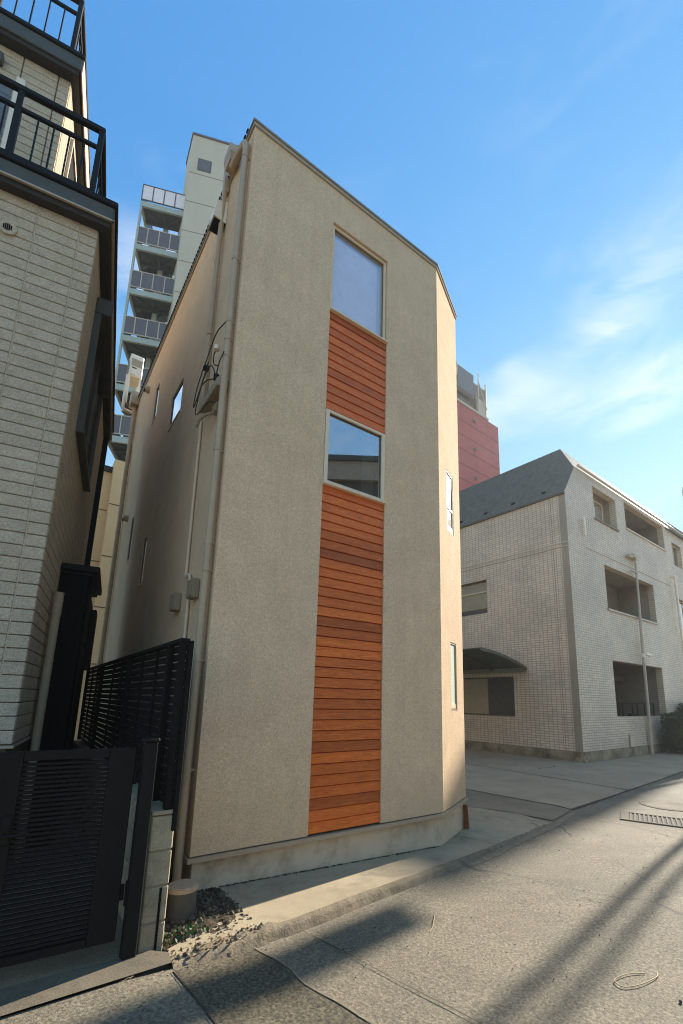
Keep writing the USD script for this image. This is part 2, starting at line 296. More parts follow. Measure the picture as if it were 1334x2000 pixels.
def ground_mat(name, c, c2, dirt, speck=.3, fscale=95, bump=.6, dscale=.8, crack=(.06, .055, .05), crackw=.006, cs=.35, patch=None):
    c, c2, dirt = (tuple(np.array(q) * WARM) for q in (c, c2, dirt))
    N = {"g": ("geometry", {}), "n": ("noise_texture", {"scale": 1.1, "detail": 8.0, "roughness": .65}),
         "r": ("rgb_ramp", {"ramp": [(0., c), (.35, c), (.65, c2), (1., c2)]}),
         "f": ("noise_texture", {"scale": fscale, "detail": 3.0, "roughness": .8}),
         "fr": ("rgb_ramp", {"ramp": [(0., (1 - 1.6 * speck,) * 3), (.36, (1 - speck,) * 3), (.5, (1,) * 3), (.62, (1 + speck,) * 3), (.72, (1 + 2.2 * speck,) * 3), (1., (1 + 2.2 * speck,) * 3)]}),
         "fm": ("mix_color", {"blend_type": "multiply", "fac": 1.0, "use_clamp": False}),
         "d": ("noise_texture", {"scale": dscale, "detail": 9.0, "roughness": .7, "distortion": .6}),
         "dr": ("rgb_ramp", {"ramp": [(0., (0,) * 3), (.50, (0,) * 3), (.70, (.8,) * 3), (1., (1,) * 3)]}),
         "dm": ("mix_color", {"blend_type": "mix", "b": dirt}),
         "w": ("noise_texture", {"scale": 2.5, "detail": 5.0}), "wm": ("mix_vector", {"fac": .25}),
         "v": ("voronoi_texture", {"feature": "distance_to_edge", "scale": cs}),
         "vr": ("rgb_ramp", {"ramp": [(0., (1,) * 3), (crackw * .4, (1,) * 3), (crackw, (0,) * 3), (1., (0,) * 3)]}),
         "cn": ("noise_texture", {"scale": .7, "detail": 3.0}), "cnr": ("rgb_ramp", {"ramp": [(0., (0,) * 3), (.52, (0,) * 3), (.60, (.85,) * 3), (1., (.85,) * 3)]}),
         "cmul": ("mix_color", {"blend_type": "multiply", "fac": 1.0}), "cm": ("mix_color", {"blend_type": "mix", "b": crack}),
         "bn": ("noise_texture", {"scale": fscale * .8, "detail": 4.0, "roughness": .75}), "b": ("bump", {"strength": bump, "distance": .006}),
         "p": ("principled_bsdf", {"roughness": .88, "specular_ior_level": .25})}
    L = [("g.position", x + ".vector") for x in ("n", "f", "d", "w", "cn", "bn")] + [("n.fac", "r.fac"), ("f.fac", "fr.fac"), ("r.color", "dm.a"), ("d.fac", "dr.fac"), ("dr.color", "dm.fac"), ("dm.result", "fm.a"), ("fr.color", "fm.b"),
         ("g.position", "wm.a"), ("w.color", "wm.b"), ("wm.result", "v.vector"), ("v.distance", "vr.fac"), ("cn.fac", "cnr.fac"), ("vr.color", "cmul.a"), ("cnr.color", "cmul.b"), ("cmul.result", "cm.fac"), ("fm.result", "cm.a"), ("cm.result", "p.base_color"), ("bn.fac", "b.height"), ("b.normal", "p.normal")]
    return usdkit.material(stage, '/World/Looks/' + name, N, L, surface="p.BSDF")
M['asphalt'] = ground_mat('asphalt', (.150, .146, .128), (.195, .188, .162), (.112, .109, .096), speck=.42, fscale=52, bump=1.0)
M['asphalt_dark'] = ground_mat('asphalt_dark', (.075, .073, .060), (.105, .10, .08), (.06, .059, .05), speck=.55, fscale=48, bump=1.2)
M['pave'] = ground_mat('pave', (.28, .26, .21), (.37, .345, .285), (.17, .155, .125), speck=.2, fscale=110, bump=.45, dscale=1.5, cs=.8)
M['alley'] = ground_mat('alley', (.29, .265, .215), (.35, .325, .265), (.24, .22, .18), speck=.15, fscale=80, bump=.4)
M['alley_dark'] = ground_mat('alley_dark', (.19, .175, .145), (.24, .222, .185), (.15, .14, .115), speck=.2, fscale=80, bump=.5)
M['apron'] = ground_mat('apron', (.13, .125, .108), (.185, .175, .15), (.085, .08, .07), speck=.2, fscale=100, bump=.6, dscale=2.5)
M['lot'] = ground_mat('lot', (.34, .31, .25), (.40, .37, .30), (.28, .26, .21), speck=.1, fscale=60, bump=.3)
M['seam'] = mat('seam', (.06, .056, .048), .95, .2)
M['seamlight'] = mat('seamlight', (.20, .185, .15), .95, .25, scale=14, bump=.6, bscale=50)

def wood():
    N = {"g": ("geometry", {}), "oi": ("object_info", {}), "sc": ("math", {"math_type": "multiply", "value2": 41.0}), "cx": ("combine_xyz", {}), "ad": ("mix_color", {"blend_type": "add", "fac": 1.0, "use_clamp": False}),
         "mp": ("mapping", {"scale": (1.6, 22.0, 22.0)}), "n": ("noise_texture", {"scale": 2.4, "detail": 8.0, "roughness": .6, "distortion": 1.2}),
         "r": ("rgb_ramp", {"ramp": [(0., (.40, .072, .012)), (.34, (.56, .108, .015)), (.52, (.72, .155, .020)), (.68, (.84, .20, .028)), (1., (.92, .27, .045))]}),
         "f": ("noise_texture", {"scale": 9.0, "detail": 5.0, "roughness": .7}), "mp2": ("mapping", {"scale": (1.2, 30.0, 30.0)}),
         "fr": ("rgb_ramp", {"ramp": [(0., (.72,) * 3), (.42, (.82,) * 3), (.6, (1.05,) * 3), (1., (1.15,) * 3)]}),
         "fm": ("mix_color", {"blend_type": "multiply", "fac": 1.0, "use_clamp": False}),
         "rr": ("rgb_ramp", {"ramp": [(0., (.62, .60, .62)), (.20, (.86, .85, .86)), (.6, (1.05, 1.03, 1.0)), (1., (1.2, 1.2, 1.15))]}), "rm": ("mix_color", {"blend_type": "multiply", "fac": 1.0, "use_clamp": False}),
         "b": ("bump", {"strength": .25, "distance": .002}), "p": ("principled_bsdf", {"roughness": .52, "specular_ior_level": .35})}
    L = [("oi.random", "sc.value1"), ("sc.value", "cx.x"), ("sc.value", "cx.z"), ("g.position", "ad.a"), ("cx.vector", "ad.b"), ("ad.result", "mp.vector"), ("mp.vector", "n.vector"), ("n.fac", "r.fac"),
         ("ad.result", "mp2.vector"), ("mp2.vector", "f.vector"), ("f.fac", "fr.fac"), ("r.color", "fm.a"), ("fr.color", "fm.b"), ("oi.random", "rr.fac"), ("fm.result", "rm.a"), ("rr.color", "rm.b"), ("rm.result", "p.base_color"), ("f.fac", "b.height"), ("b.normal", "p.normal")]
    return usdkit.material(stage, '/World/Looks/wood', N, L, surface="p.BSDF")
M['wood'] = wood()

def tile_mat(name, c1, c2, mortar):
    c1, c2, mortar = (tuple(np.array(q) * WARM) for q in (c1, c2, mortar))
    N = {"tc": ("texture_coordinate", {}), "bt": ("brick_texture", {"offset": 0.0, "squash": 1.0, "color1": c1, "color2": c2, "mortar": mortar, "scale": 1.0, "mortar_size": .009, "mortar_smooth": .2, "bias": 0.0, "brick_width": .165, "row_height": .082}),
         "g": ("geometry", {}), "n": ("noise_texture", {"scale": .7, "detail": 7.0}), "nr": ("rgb_ramp", {"ramp": [(0., (.78,) * 3), (.4, (.9,) * 3), (.62, (1.06,) * 3), (1., (1.1,) * 3)]}),
         "m": ("mix_color", {"blend_type": "multiply", "fac": 1.0, "use_clamp": False}), "inv": ("math", {"math_type": "subtract", "value1": 1.0}), "b": ("bump", {"strength": .6, "distance": .008}), "p": ("principled_bsdf", {"roughness": .45, "specular_ior_level": .45})}
    L = [("tc.UV", "bt.vector"), ("g.position", "n.vector"), ("n.fac", "nr.fac"), ("bt.color", "m.a"), ("nr.color", "m.b"), ("m.result", "p.base_color"), ("bt.fac", "inv.value2"), ("inv.value", "b.height"), ("b.normal", "p.normal")]
    return usdkit.material(stage, '/World/Looks/' + name, N, L, surface="p.BSDF")
M['tile'] = tile_mat('tile', (.51, .47, .42), (.60, .555, .50), (.27, .25, .225))

def glass(name, tint=(.75, .80, .85), extra=.06):
    N = {"fr": ("layer_weight", {"blend": .5}), "pw": ("math", {"math_type": "power", "value2": 3.0}), "a": ("math", {"math_type": "add", "value2": extra, "use_clamp": True}), "t": ("transparent_bsdf", {"color": tint}), "gl": ("glossy_bsdf", {"color": (.95, .97, 1.0), "roughness": 0.004}), "m": ("mix_closure", {})}
    return usdkit.material(stage, '/World/Looks/' + name, N, [("fr.facing", "pw.value1"), ("pw.value", "a.value1"), ("a.value", "m.fac"), ("t.BSDF", "m.closure1"), ("gl.BSDF", "m.closure2")], surface="m.closure")
M['glass'] = glass('glass', (.97, .97, .98), extra=.10)
M['glass_mirror'] = glass('glass_mirror', (.75, .8, .85), extra=.34)
M['glass_white'] = glass('glass_white', (.95, .96, .97), extra=.5)
M['sunglass'] = usdkit.material(stage, '/World/Looks/sunglass', {'d': ('diffuse_bsdf', {'color': (.02, .022, .025)}), 'g': ('glossy_bsdf', {'color': (.9, .9, .9), 'roughness': .05}), 'm': ('mix_closure', {'fac': .5})}, [('d.BSDF', 'm.closure1'), ('g.BSDF', 'm.closure2')], surface='m.closure')
M['glass_dim'] = glass('glass_dim', (.55, .58, .58), .05)

def leafmat(name, c1, c2):
    N = {"g": ("geometry", {}), "r": ("rgb_ramp", {"ramp": [(0., c1), (1., c2)]}), "d": ("principled_bsdf", {"roughness": .45, "specular_ior_level": .4}), "t": ("translucent_bsdf", {}), "m": ("mix_closure", {"fac": .25})}
    return usdkit.material(stage, '/World/Looks/' + name, N, [("g.random_per_island", "r.fac"), ("r.color", "d.base_color"), ("r.color", "t.color"), ("d.BSDF", "m.closure1"), ("t.BSDF", "m.closure2")], surface="m.closure")
M['leaf'] = leafmat('leaf', (.03, .075, .016), (.085, .16, .03))
M['weed'] = leafmat('weed', (.03, .08, .02), (.12, .17, .05))
M['dryleaf'] = leafmat('dryleaf', (.22, .15, .07), (.5, .42, .26))

# ------------------------------------------------------------------ ground, road, pavement
def structure(name, m, material, smooth=False, kind='structure'):
    single(name, m, material, kind=kind, smooth=smooth)

def grid_ground():
    xs = np.unique(np.concatenate([[-400, -200, -80, -40, -20], np.arange(-12, 40, 1.0), [50, 70, 120, 250, 500]]))
    ys = np.unique(np.concatenate([[-400, -200, -80, -40, -20], np.arange(-10, 24, 1.0), [30, 45, 70, 120, 250, 500]]))
    X, Y = np.meshgrid(xs, ys, indexing='ij'); Z = gz(X) - .10
    V = np.stack([X, Y, Z], -1).reshape(-1, 3); n = len(ys); F = []
    for i in range(len(xs) - 1):
        for j in range(n - 1):
            a = i * n + j; F += [[a, a + n, a + n + 1], [a, a + n + 1, a + 1]]
    return trimesh.Trimesh(V, F, process=False)
structure('ground', grid_ground(), M['alley_dark'])

KERB = [(-14, 3.17), (.98, 3.20), (1.30, 3.24), (1.69, 3.30), (2.10, 3.36), (2.56, 3.46), (3.3, 3.58), (4.14, 3.73), (5.0, 3.90), (5.9, 4.10), (6.8, 4.31), (7.8, 4.60)]
kl = np.array(KERB)
road_poly = Polygon(KERB + [(8.05, 4.72), (10.45, 5.02), (11.2, 5.10), (15.4, 5.62), (18.5, 6.1), (60, 7.8), (140, 12), (140, -2.6), (-40, -2.6), (-40, 3.17)])
structure('road', sheet(road_poly.intersection(sbox(-8, -2.6, 24, 8)), road_z, 0, .35), M['asphalt'])
structure('road', sheet(road_poly.difference(sbox(-8, -2.6, 24, 8)), road_z, 0, 8), M['asphalt'])
patch = Polygon([(.975, 3.16), (1.25, 3.205), (1.545, 3.235), (1.60, 3.0), (1.63, 2.7), (1.70, 2.4), (1.766, 2.083), (1.92, 1.55), (2.1, .9), (.9, .9), (.98, 1.9), (1.037, 2.536), (1.00, 2.9)])
structure('road_patch', sheet(patch, road_z, .004, .25), M['asphalt_dark'])
# pavement in front of the narrow house, the kerb edge along it
plat = Polygon([(x, y + .012) for x, y in KERB if x >= .98 and x <= 6.9] + [(6.9, 4.9), (6.4, 6.0), (5.9, 10.9), (5.2, 10.9), (5.2, 4.75), (4.3, 4.25), (1.62, 4.25), (1.62, 4.05), (1.50, 3.62), (1.0, 3.40)])
structure('pavement', sheet(plat, gz, 0.0, .3), M['pave'])
def kerb_strip():
    P = [p for p in KERB if .98 <= p[0] <= 7.2]; pts = []
    ls = LineString(P); n = 150; V = []; F = []
    for i in range(n + 1):
        q = ls.interpolate(i / n, normalized=True); q2 = ls.interpolate(min(1, (i + .5) / n), normalized=True); q1 = ls.interpolate(max(0, (i - .5) / n), normalized=True)
        d = np.array([q2.x - q1.x, q2.y - q1.y]); d /= np.linalg.norm(d); nn = np.array([-d[1], d[0]])
        rough = .010 if q.x > 1.75 else .028
        j = [(meshkit.fbm(np.array([[q.x * 14 + k * 7.3, q.y * 14, k * 3.1]]), 3, 5)[0] - .5) * 2 * rough for k in range(5)]
        w = .075 if q.x > 1.75 else .14
        h = gz(q.x); rz = road_z(q.x) - .01
        for k, (o, z) in enumerate([(-.045, rz), (-.02, h - .022 if h - .022 > rz else rz + .004), (.0, h + .002), (w * .5, h + .005 * (1 - smstep(4, 7, q.x))), (w, h - .008)]):
            e = q.x < 1.75 and k in (1, 2, 3)
            V.append([q.x + nn[0] * (o + j[k]), q.y + nn[1] * (o + j[k]), z + j[(k + 2) % 5] * (.6 if k in (2, 3) else .2)])
    for i in range(n):
        for k in range(4):
            a = i * 5 + k; F += [[a, a + 5, a + 6], [a, a + 6, a + 1]]
    m = trimesh.Trimesh(V, F, process=False)
    if m.face_normals[:, 2].mean() < 0: m.invert()
    return m
structure('kerb', kerb_strip(), M['ochre'], smooth=35)
apron = Polygon([(-6, 3.19), (.154, 3.185), (.974, 3.205), (.99, 3.335), (.90, 3.42), (.147, 3.463), (-6, 3.50)])
structure('gate_apron', sheet(apron, gz, .012, .3), M['apron'])
structure('passage', sheet(sbox(-6, 3.42, .86, 9.4), gz, .004, .6), M['alley_dark'])
structure('passage', sheet(sbox(.98, 3.5, 1.36, 11), gz, -.012, .4), M['soil'])
structure('open_lot', sheet(sbox(-16, -13.4, 34, -2.61), lambda x, y: -.03 + 0 * x, 0, 2.0), M['lot'])
# side alley slabs between the narrow house and the tiled building
jA = [(8.1, 12.0), (10.95, 9.60)]; 
alleyB = Polygon([(7.0, 4.40), (7.78, 4.62), (8.10, 4.74), (8.15, 5.05), (7.92, 6.88), (7.3, 11.5), (6.0, 11.5), (6.4, 6.0), (6.88, 4.9)])
structure('alley', sheet(Polygon([(5.4, 4.0), (6.0, 4.12), (6.9, 4.32), (7.8, 4.58), (8.2, 4.7), (11.2, 5.06), (14.6, 7.9), (14.2, 23), (5.32, 23), (5.32, 4.7)]), gz, -.010, .6), M['alley_dark'])
structure('alley', sheet(alleyB, gz, .004, .5), M['alley_dark'])
alleyA = Polygon([(8.13, 4.76), (10.40, 5.0), (10.95, 5.08), (11.0, 5.31), (11.05, 9.6), (11.1, 22), (6.8, 22), (7.35, 11.5), (7.95, 6.88), (8.18, 5.06)])
structure('alley', sheet(alleyA, gz, .006, .6), M['alley'])
alleyC = Polygon([(11.02, 5.08), (15.4, 5.58), (18.5, 6.06), (40, 7.0), (40, 8.8), (14.7, 7.98), (14.2, 22), (11.15, 22), (11.08, 9.6)])
structure('alley', sheet(alleyC, gz, .004, .8), M['alley'])
def seam(pts, w, material, name='road_joint', off=.006, zf=road_z, seed=1):
    ls = LineString(pts); L = ls.length; n = max(8, int(L / .06)); V = []; F = []
    for i in range(n + 1):
        q = ls.interpolate(i / n, normalized=True); q2 = ls.interpolate(min(1, (i + 1) / n), normalized=True); q1 = ls.interpolate(max(0, (i - 1) / n), normalized=True)
        d = np.array([q2.x - q1.x, q2.y - q1.y]); d /= np.linalg.norm(d); nn = np.array([-d[1], d[0]])
        a, b = (meshkit.fbm(np.array([[q.x * 9, q.y * 9, seed], [q.x * 9, q.y * 9, seed + 9]]), 3, seed) - .5)
        ww = w * (.75 + 1.1 * b)
        for s in (-1, 1): V.append([q.x + nn[0] * (a * min(w, .02) * 3 + s * ww / 2), q.y + nn[1] * (a * min(w, .02) * 3 + s * ww / 2), zf(q.x) + off])
    for i in range(n): F += [[2 * i, 2 * i + 2, 2 * i + 3], [2 * i, 2 * i + 3, 2 * i + 1]]
    m = trimesh.Trimesh(V, F, process=False)
    if m.face_normals[:, 2].mean() < 0: m.invert()
    structure(name, m, material)
seam([(1.545, 3.235), (1.60, 3.0), (1.63, 2.7), (1.70, 2.4), (1.766, 2.083), (1.92, 1.55), (2.1, .9)], .022, M['seamlight'], off=.009)
seam([(1.95, 3.15), (2.05, 2.75), (2.15, 2.3), (2.27, 1.76), (2.45, 1.0)], .010, M['seam'], off=.010, seed=2)
seam([(.975, 3.16), (1.00, 2.9), (1.037, 2.536), (.98, 1.9)], .009, M['seam'], off=.011, seed=3)
seam([(11.03, 5.06), (11.05, 7), (11.07, 9.6), (11.12, 16)], .045, M['seam'], off=.010, zf=gz, seed=4)
seam([(8.12, 4.74), (8.17, 5.06), (8.05, 5.9), (7.93, 6.88), (7.6, 9.2), (7.33, 11.5)], .05, M['seam'], off=.010, zf=gz, seed=5)
seam([(7.69, 4.19), (7.9, 3.6), (7.73, 2.88), (7.9, 1.5)], .012, M['seam'], off=.006, seed=6)
seam([(4.2, 3.66), (5.0, 3.82), (5.9, 4.01), (6.8, 4.22), (7.7, 4.50), (8.05, 4.66)], .13, M['seamlight'], name='kerb_patch', off=.005, seed=7)
seam([(8.1, 4.70), (9.2, 4.83), (10.4, 4.97), (11, 5.05), (13, 5.28), (15.4, 5.58), (18.5, 6.05)], .05, M['seam'], off=.008, seed=8)
# soil mound by the drain pot, stones, weeds
def mound():
    xs = np.linspace(.99, 1.66, 60); ys = np.linspace(3.36, 4.22, 70); X, Y = np.meshgrid(xs, ys, indexing='ij')
    d = ((X - 1.33) / .36) ** 2 + ((Y - 3.86) / .42) ** 2
    Z = gz(X) - .02 + .05 * np.exp(-d * 1.3) + (meshkit.fbm(np.stack([X * 22, Y * 22, X * 0], -1), 4, 3) - .5) * .05 * np.exp(-d * .7)
    V = np.stack([X, Y, Z], -1).reshape(-1, 3); n = len(ys); F = []
    for i in range(59):
        for j in range(69):
            a = i * n + j; F += [[a, a + n, a + n + 1], [a, a + n + 1, a + 1]]
    return trimesh.Trimesh(V, F, process=False)
structure('soil', mound(), M['soil'], smooth=True)
st = []
for i in range(340):
    x, y = RNG.uniform(1.0, 1.62), RNG.uniform(3.40, 4.15); r = RNG.uniform(.004, .017) * (1.3 if i % 9 == 0 else 1)
    s = trimesh.creation.icosphere(subdivisions=1, radius=r); s.vertices *= RNG.uniform(.6, 1.25, 3); s.vertices += RNG.normal(0, r * .12, s.vertices.shape)
    d = ((x - 1.33) / .36) ** 2 + ((y - 3.86) / .42) ** 2; s.apply_translation([x, y, gz(x) - .02 + .05 * math.exp(-d * 1.3) + r * .3]); st.append(s)
for i in range(50):
    x = RNG.uniform(.98, 1.65); y = np.interp(x, kl[:, 0], kl[:, 1]) + RNG.normal(.03, .05); r = RNG.uniform(.004, .016)
    s = trimesh.creation.icosphere(subdivisions=1, radius=r); s.vertices *= RNG.uniform(.6, 1.25, 3); s.apply_translation([x, y, (gz(x) if y > np.interp(x, kl[:, 0], kl[:, 1]) else road_z(x)) + r * .3]); st.append(s)
p = single('gravel', cat(st), M['stone'], 'grey and pale gravel strewn over the dark soil beside the drain pot', 'gravel', kind='stuff')
pebbles = []
for i in range(260):
    x, y = RNG.uniform(.2, 8.0), RNG.uniform(.3, 3.6); r = RNG.uniform(.002, .006) * (1 + (i % 23 == 0))
    if y > np.interp(x, kl[:, 0], kl[:, 1]) - .03: y -= .6
    s = trimesh.creation.icosphere(subdivisions=0, radius=r); s.vertices *= RNG.uniform(.6, 1.2, 3); s.apply_translation([x, y, road_z(x) + .008]); pebbles.append(s)
single('grit', cat(pebbles), M['stone'], 'scattered bits of grit lying on the sunlit street', 'grit', kind='stuff')
def leaves(pts, size, flat=.6, seed=3):
    g = np.random.default_rng(seed); V = []; F = []
    for c in pts:
        a = g.normal(0, 1, 3); a /= np.linalg.norm(a); b = np.cross(a, g.normal(0, 1, 3)); b /= np.linalg.norm(b); s = size * g.uniform(.6, 1.4); i = len(V)
        V += [c - a * s, c + b * s * flat, c + a * s, c - b * s * flat]; F += [[i, i + 1, i + 2], [i, i + 2, i + 3]]
    return trimesh.Trimesh(V, F, process=False)
wp = [[RNG.normal(1.17, .07), RNG.normal(3.52, .035), RNG.uniform(.0, .06)] for _ in range(48)] + [[RNG.uniform(1.0, 1.1), RNG.uniform(3.42, 3.6), RNG.uniform(.0, .02)] for _ in range(20)]
single('weeds', leaves(np.array(wp), .016), M['weed'], 'small green weeds sprouting in the soil before the drain pot', 'weeds', kind='stuff')
dl = [[x, np.interp(x, kl[:, 0], kl[:, 1]) + RNG.normal(.06, .05), gz(x) + RNG.uniform(.0, .018)] for x in RNG.uniform(.98, 1.6, 120)]
single('dry_leaves', leaves(np.array(dl), .013, seed=5), M['dryleaf'], 'dry straw-coloured leaf litter along the broken kerb end', 'leaf litter', kind='stuff')
# weeds line at foot of foundation (dirt line)
dirt = []
for i in range(420):
    x = RNG.uniform(1.36, 4.32); y = 4.216 - abs(RNG.normal(0, .012)); r = RNG.uniform(.003, .010)
    s = trimesh.creation.icosphere(subdivisions=0, radius=r); s.vertices *= RNG.uniform(.6, 1.3, 3); s.apply_translation([x, y, gz(x) + r * .2]); dirt.append(s)
single('dirt', cat(dirt), M['soil'], 'dark crumbs of dirt along the foot of the house foundation', 'dirt', kind='stuff')
straw = smoothpath([(3.58, 1.643, 0), (3.467, 1.698, .004), (3.333, 1.715, .006), (3.291, 1.695, .005), (3.289, 1.641, .004), (3.416, 1.594, .005), (3.583, 1.579, .003), (3.66, 1.60, 0)], 6)
straw[:, 2] += road_z(straw[:, 0]) + .006
single('dry_stalk', tube(straw, .0028, 6), M['straw'], 'dry yellow stalk bent into a loop on the street near the lower right', 'stalk')
s2 = smoothpath([(2.99, 2.99, 0), (2.90, 2.91, .005), (2.83, 2.848, .004), (2.755, 2.806, 0)], 6); s2[:, 2] += road_z(s2[:, 0]) + .006
single('dry_stalk', tube(s2, .0026, 6), M['straw'], 'short curved dry stalk on the street beyond the wide shadow', 'stalk')

# ------------------------------------------------------------------ the narrow house
YF, XL, ZB, ZT = 4.181, 1.34, .278, 8.19
A, B, C = np.array([XL, YF]), np.array([4.345, YF]), np.array([5.30, 4.66])
D_, E_ = np.array([5.30, 10.87]), np.array([XL, 10.87])
foot = Polygon([A, B, C, D_, E_])
H = Thing('narrow_house', 'narrow three-storey beige stucco house with a strip of red-brown boards', 'house', (XL, YF, 0))
S0, S1 = 2.465, 3.372
fw = Polygon([(0, ZB), (S0 - XL, ZB), (S0 - XL, 7.66), (S1 - XL, 7.66), (S1 - XL, ZB), (B[0] - XL, ZB), (B[0] - XL, ZT), (0, ZT)])
H.part('front_wall', wall(fw, .036, A, (1, 0)), M['stucco'])
core = Polygon([(0.16, ZB), (B[0] - XL - .0, ZB), (B[0] - XL - .0, ZT - .01), (.16, ZT - .01)], [[(S0 - XL + .02, 4.03), (S1 - XL - .02, 4.03), (S1 - XL - .02, 4.935), (S0 - XL + .02, 4.935)], [(S0 - XL + .02, 6.35), (S1 - XL - .02, 6.35), (S1 - XL - .02, 7.645), (S0 - XL + .02, 7.645)]])
H.part('wall_core', wall(core, .10, (XL, YF + .0375), (1, 0)), M['interior'])
LW = E_[1] - YF
def lw(y0, y1, z0, z1): return [(E_[1] - y1, z0), (E_[1] - y0, z0), (E_[1] - y0, z1), (E_[1] - y1, z1)]
side_wins = [(6.42, 7.07, 5.65, 6.20), (8.33, 8.62, 6.56, 7.27), (7.72, 7.98, 3.31, 4.10), (9.27, 9.50, 4.06, 4.95)]
H.part('side_wall', wall(Polygon([(0, ZB), (LW - .036, ZB), (LW - .036, ZT), (0, ZT)], [lw(*w) for w in side_wins]), .15, E_, (0, -1)), M['stucco'])
cd = (C - B) / np.linalg.norm(C - B); CL = np.linalg.norm(C - B)
ch_w = [(.37, .70, 4.03, 4.98), (.425, .715, 1.465, 2.40)]
H.part('corner_wall', wall(Polygon([(0, ZB), (CL, ZB), (CL, ZT), (0, ZT)], [[(a, c), (b, c), (b, d), (a, d)] for a, b, c, d in ch_w]), .12, B, cd), M['stucco'])
H.part('far_wall', wall(Polygon([(0, ZB), (D_[1] - C[1], ZB), (D_[1] - C[1], ZT), (0, ZT)]), .12, C, (0, 1)), M['stucco'])
H.part('rear_wall', wall(Polygon([(0.13, ZB), (D_[0] - XL - .16, ZB), (D_[0] - XL - .16, ZT), (.13, ZT)]), .12, D_, (-1, 0)), M['stucco'])
fnd = foot.buffer(-.036, join_style=2)
H.part('foundation', prism(fnd, -.4, .262), M['concrete'])
H.part('drip_flashing', prism(foot.buffer(.022, join_style=2), .230, .268), M['flash'])
rt = H.part('roof', prism(foot.buffer(.018, join_style=2), 8.185, 8.232), M['capmetal'])
H.part('roof_trim', prism(foot.buffer(.03, join_style=2), 8.235, 8.262), M['roofgray'], rt)
ee = [bx(1.318, 1.352, 4.30, 10.86, 8.262, 8.275)]
for k in range(82):
    y = 4.32 + k * .08; ee.append(bx(1.296, 1.33, y, y + .05, 8.263, 8.30, .006))
H.part('eave_edge', cat(ee), M['blackmatte'], rt)
def board(z, h):
    x0, x1 = S0 + .004, S1 - .004
    P = [(YF + .012, z), (YF + .007, z + .003), (YF + .0075, z + .010), (YF + .020, z + h - .0085), (YF + .024, z + h - .0065), (YF + .035, z + h - .0065), (YF + .035, z)]
    return hull([[x, y, zz] for x in (x0, x1) for y, zz in P])
for k in range(34): H.part('board', board(.288 + k * .1092, .1092), M['wood'])
for k in range(12): H.part('board', board(4.962 + k * .1135, .1135), M['wood'])
def front_window(z0, z1, name_label, gm, fl, fr_, proud):
    y0 = YF - proud
    fpath = H.part('window', wall(ring(S0 + .006, S1 - .006, z0, z1, fl, fr_, .034, .03), .07, (0, y0), (1, 0)), M['frame'], label=name_label)
    H.part('pane', bx(S0 + fl, S1 - fr_, y0 + .034, y0 + .040, z0 + .03, z1 - .026), M[gm], fpath)
    H.part('gasket', wall(ring(S0 + fl + .004, S1 - fr_ - .004, z0 + .032, z1 - .03, .009), .012, (0, y0 + .02), (1, 0)), M['framedark'], fpath)
    H.part('window_sill', bx(S0 - .004, S1 + .004, YF - .035, YF + .02, z0 - .026, z0 - .002, .004), M['frame'], fpath)
    return fpath
w1 = front_window(6.335, 7.652, 'tall top-floor window reflecting pale sky', 'glass', .036, .03, -.03)
w2 = front_window(4.012, 4.948, 'lower front window reflecting a dark roof and blue sky', 'glass_mirror', .05, .05, .004)
# rooms behind the front glass
H.part('blind', bx(S0 + .05, S1 - .12, YF + .088, YF + .094, 6.365, 7.55), M['curtain'], w1)
H.part('blind_cassette', bx(S0 + .0, S1 - .0, YF + .115, YF + .165, 7.555, 7.64, .01), M['framewhite'], w1)
H.part('reveal', cat([bx(S0 - .02, S0 + .018, YF + .14, YF + .27, 6.3, 7.7), bx(S1 - .115, S1 + .02, YF + .12, YF + .20, 6.35, 7.64), bx(S0 - .02, S1 + .02, YF + .14, YF + .27, 6.28, 6.348)]), M['framewhite'], w1)
H.part('curtain', cat([tube([(S1 - .03 - .022 * k, YF + .22 + .012 * (k % 2), 3.98), (S1 - .03 - .022 * k, YF + .22 + .012 * (k % 2), 5.0)], .013, 8) for k in range(8)]), M['curtain2'], w2, smooth=40)
inn = foot.buffer(-.20, join_style=2)
H.part('room', cat([bx(1.6, 4.9, 7.0, 7.05, 2.9, 8.1), prism(inn, 2.75, 2.85), prism(inn, 5.5, 5.6)]), M['interior'])
H.part('ceiling', prism(inn.intersection(sbox(0, 0, 9, 6.98)), 5.42, 5.49), M['interior'])
for (y0, y1, z0, z1), m_ in zip(side_wins, ('frost', 'frost', 'frost', 'frost')):
    u0, u1 = E_[1] - y1, E_[1] - y0
    fp = H.part('window', wall(ring(u0 + .003, u1 - .003, z0 + .003, z1 - .003, .03), .05, (XL + .010, E_[1]), (0, -1)), M['framedark'])
    H.part('pane', bx(XL + .020, XL + .023, y0 + .03, y1 - .03, z0 + .03, z1 - .03), M['glass_white'], fp)
    H.part('blind', bx(XL + .027, XL + .033, y0 + .03, y1 - .03, z0 + .03, z1 - .03), M['white'], fp)
    H.part('window_sill', bx(XL - .012, XL + .009, y0 - .015, y1 + .015, z0 - .02, z0 - .001), M['frame'], fp)
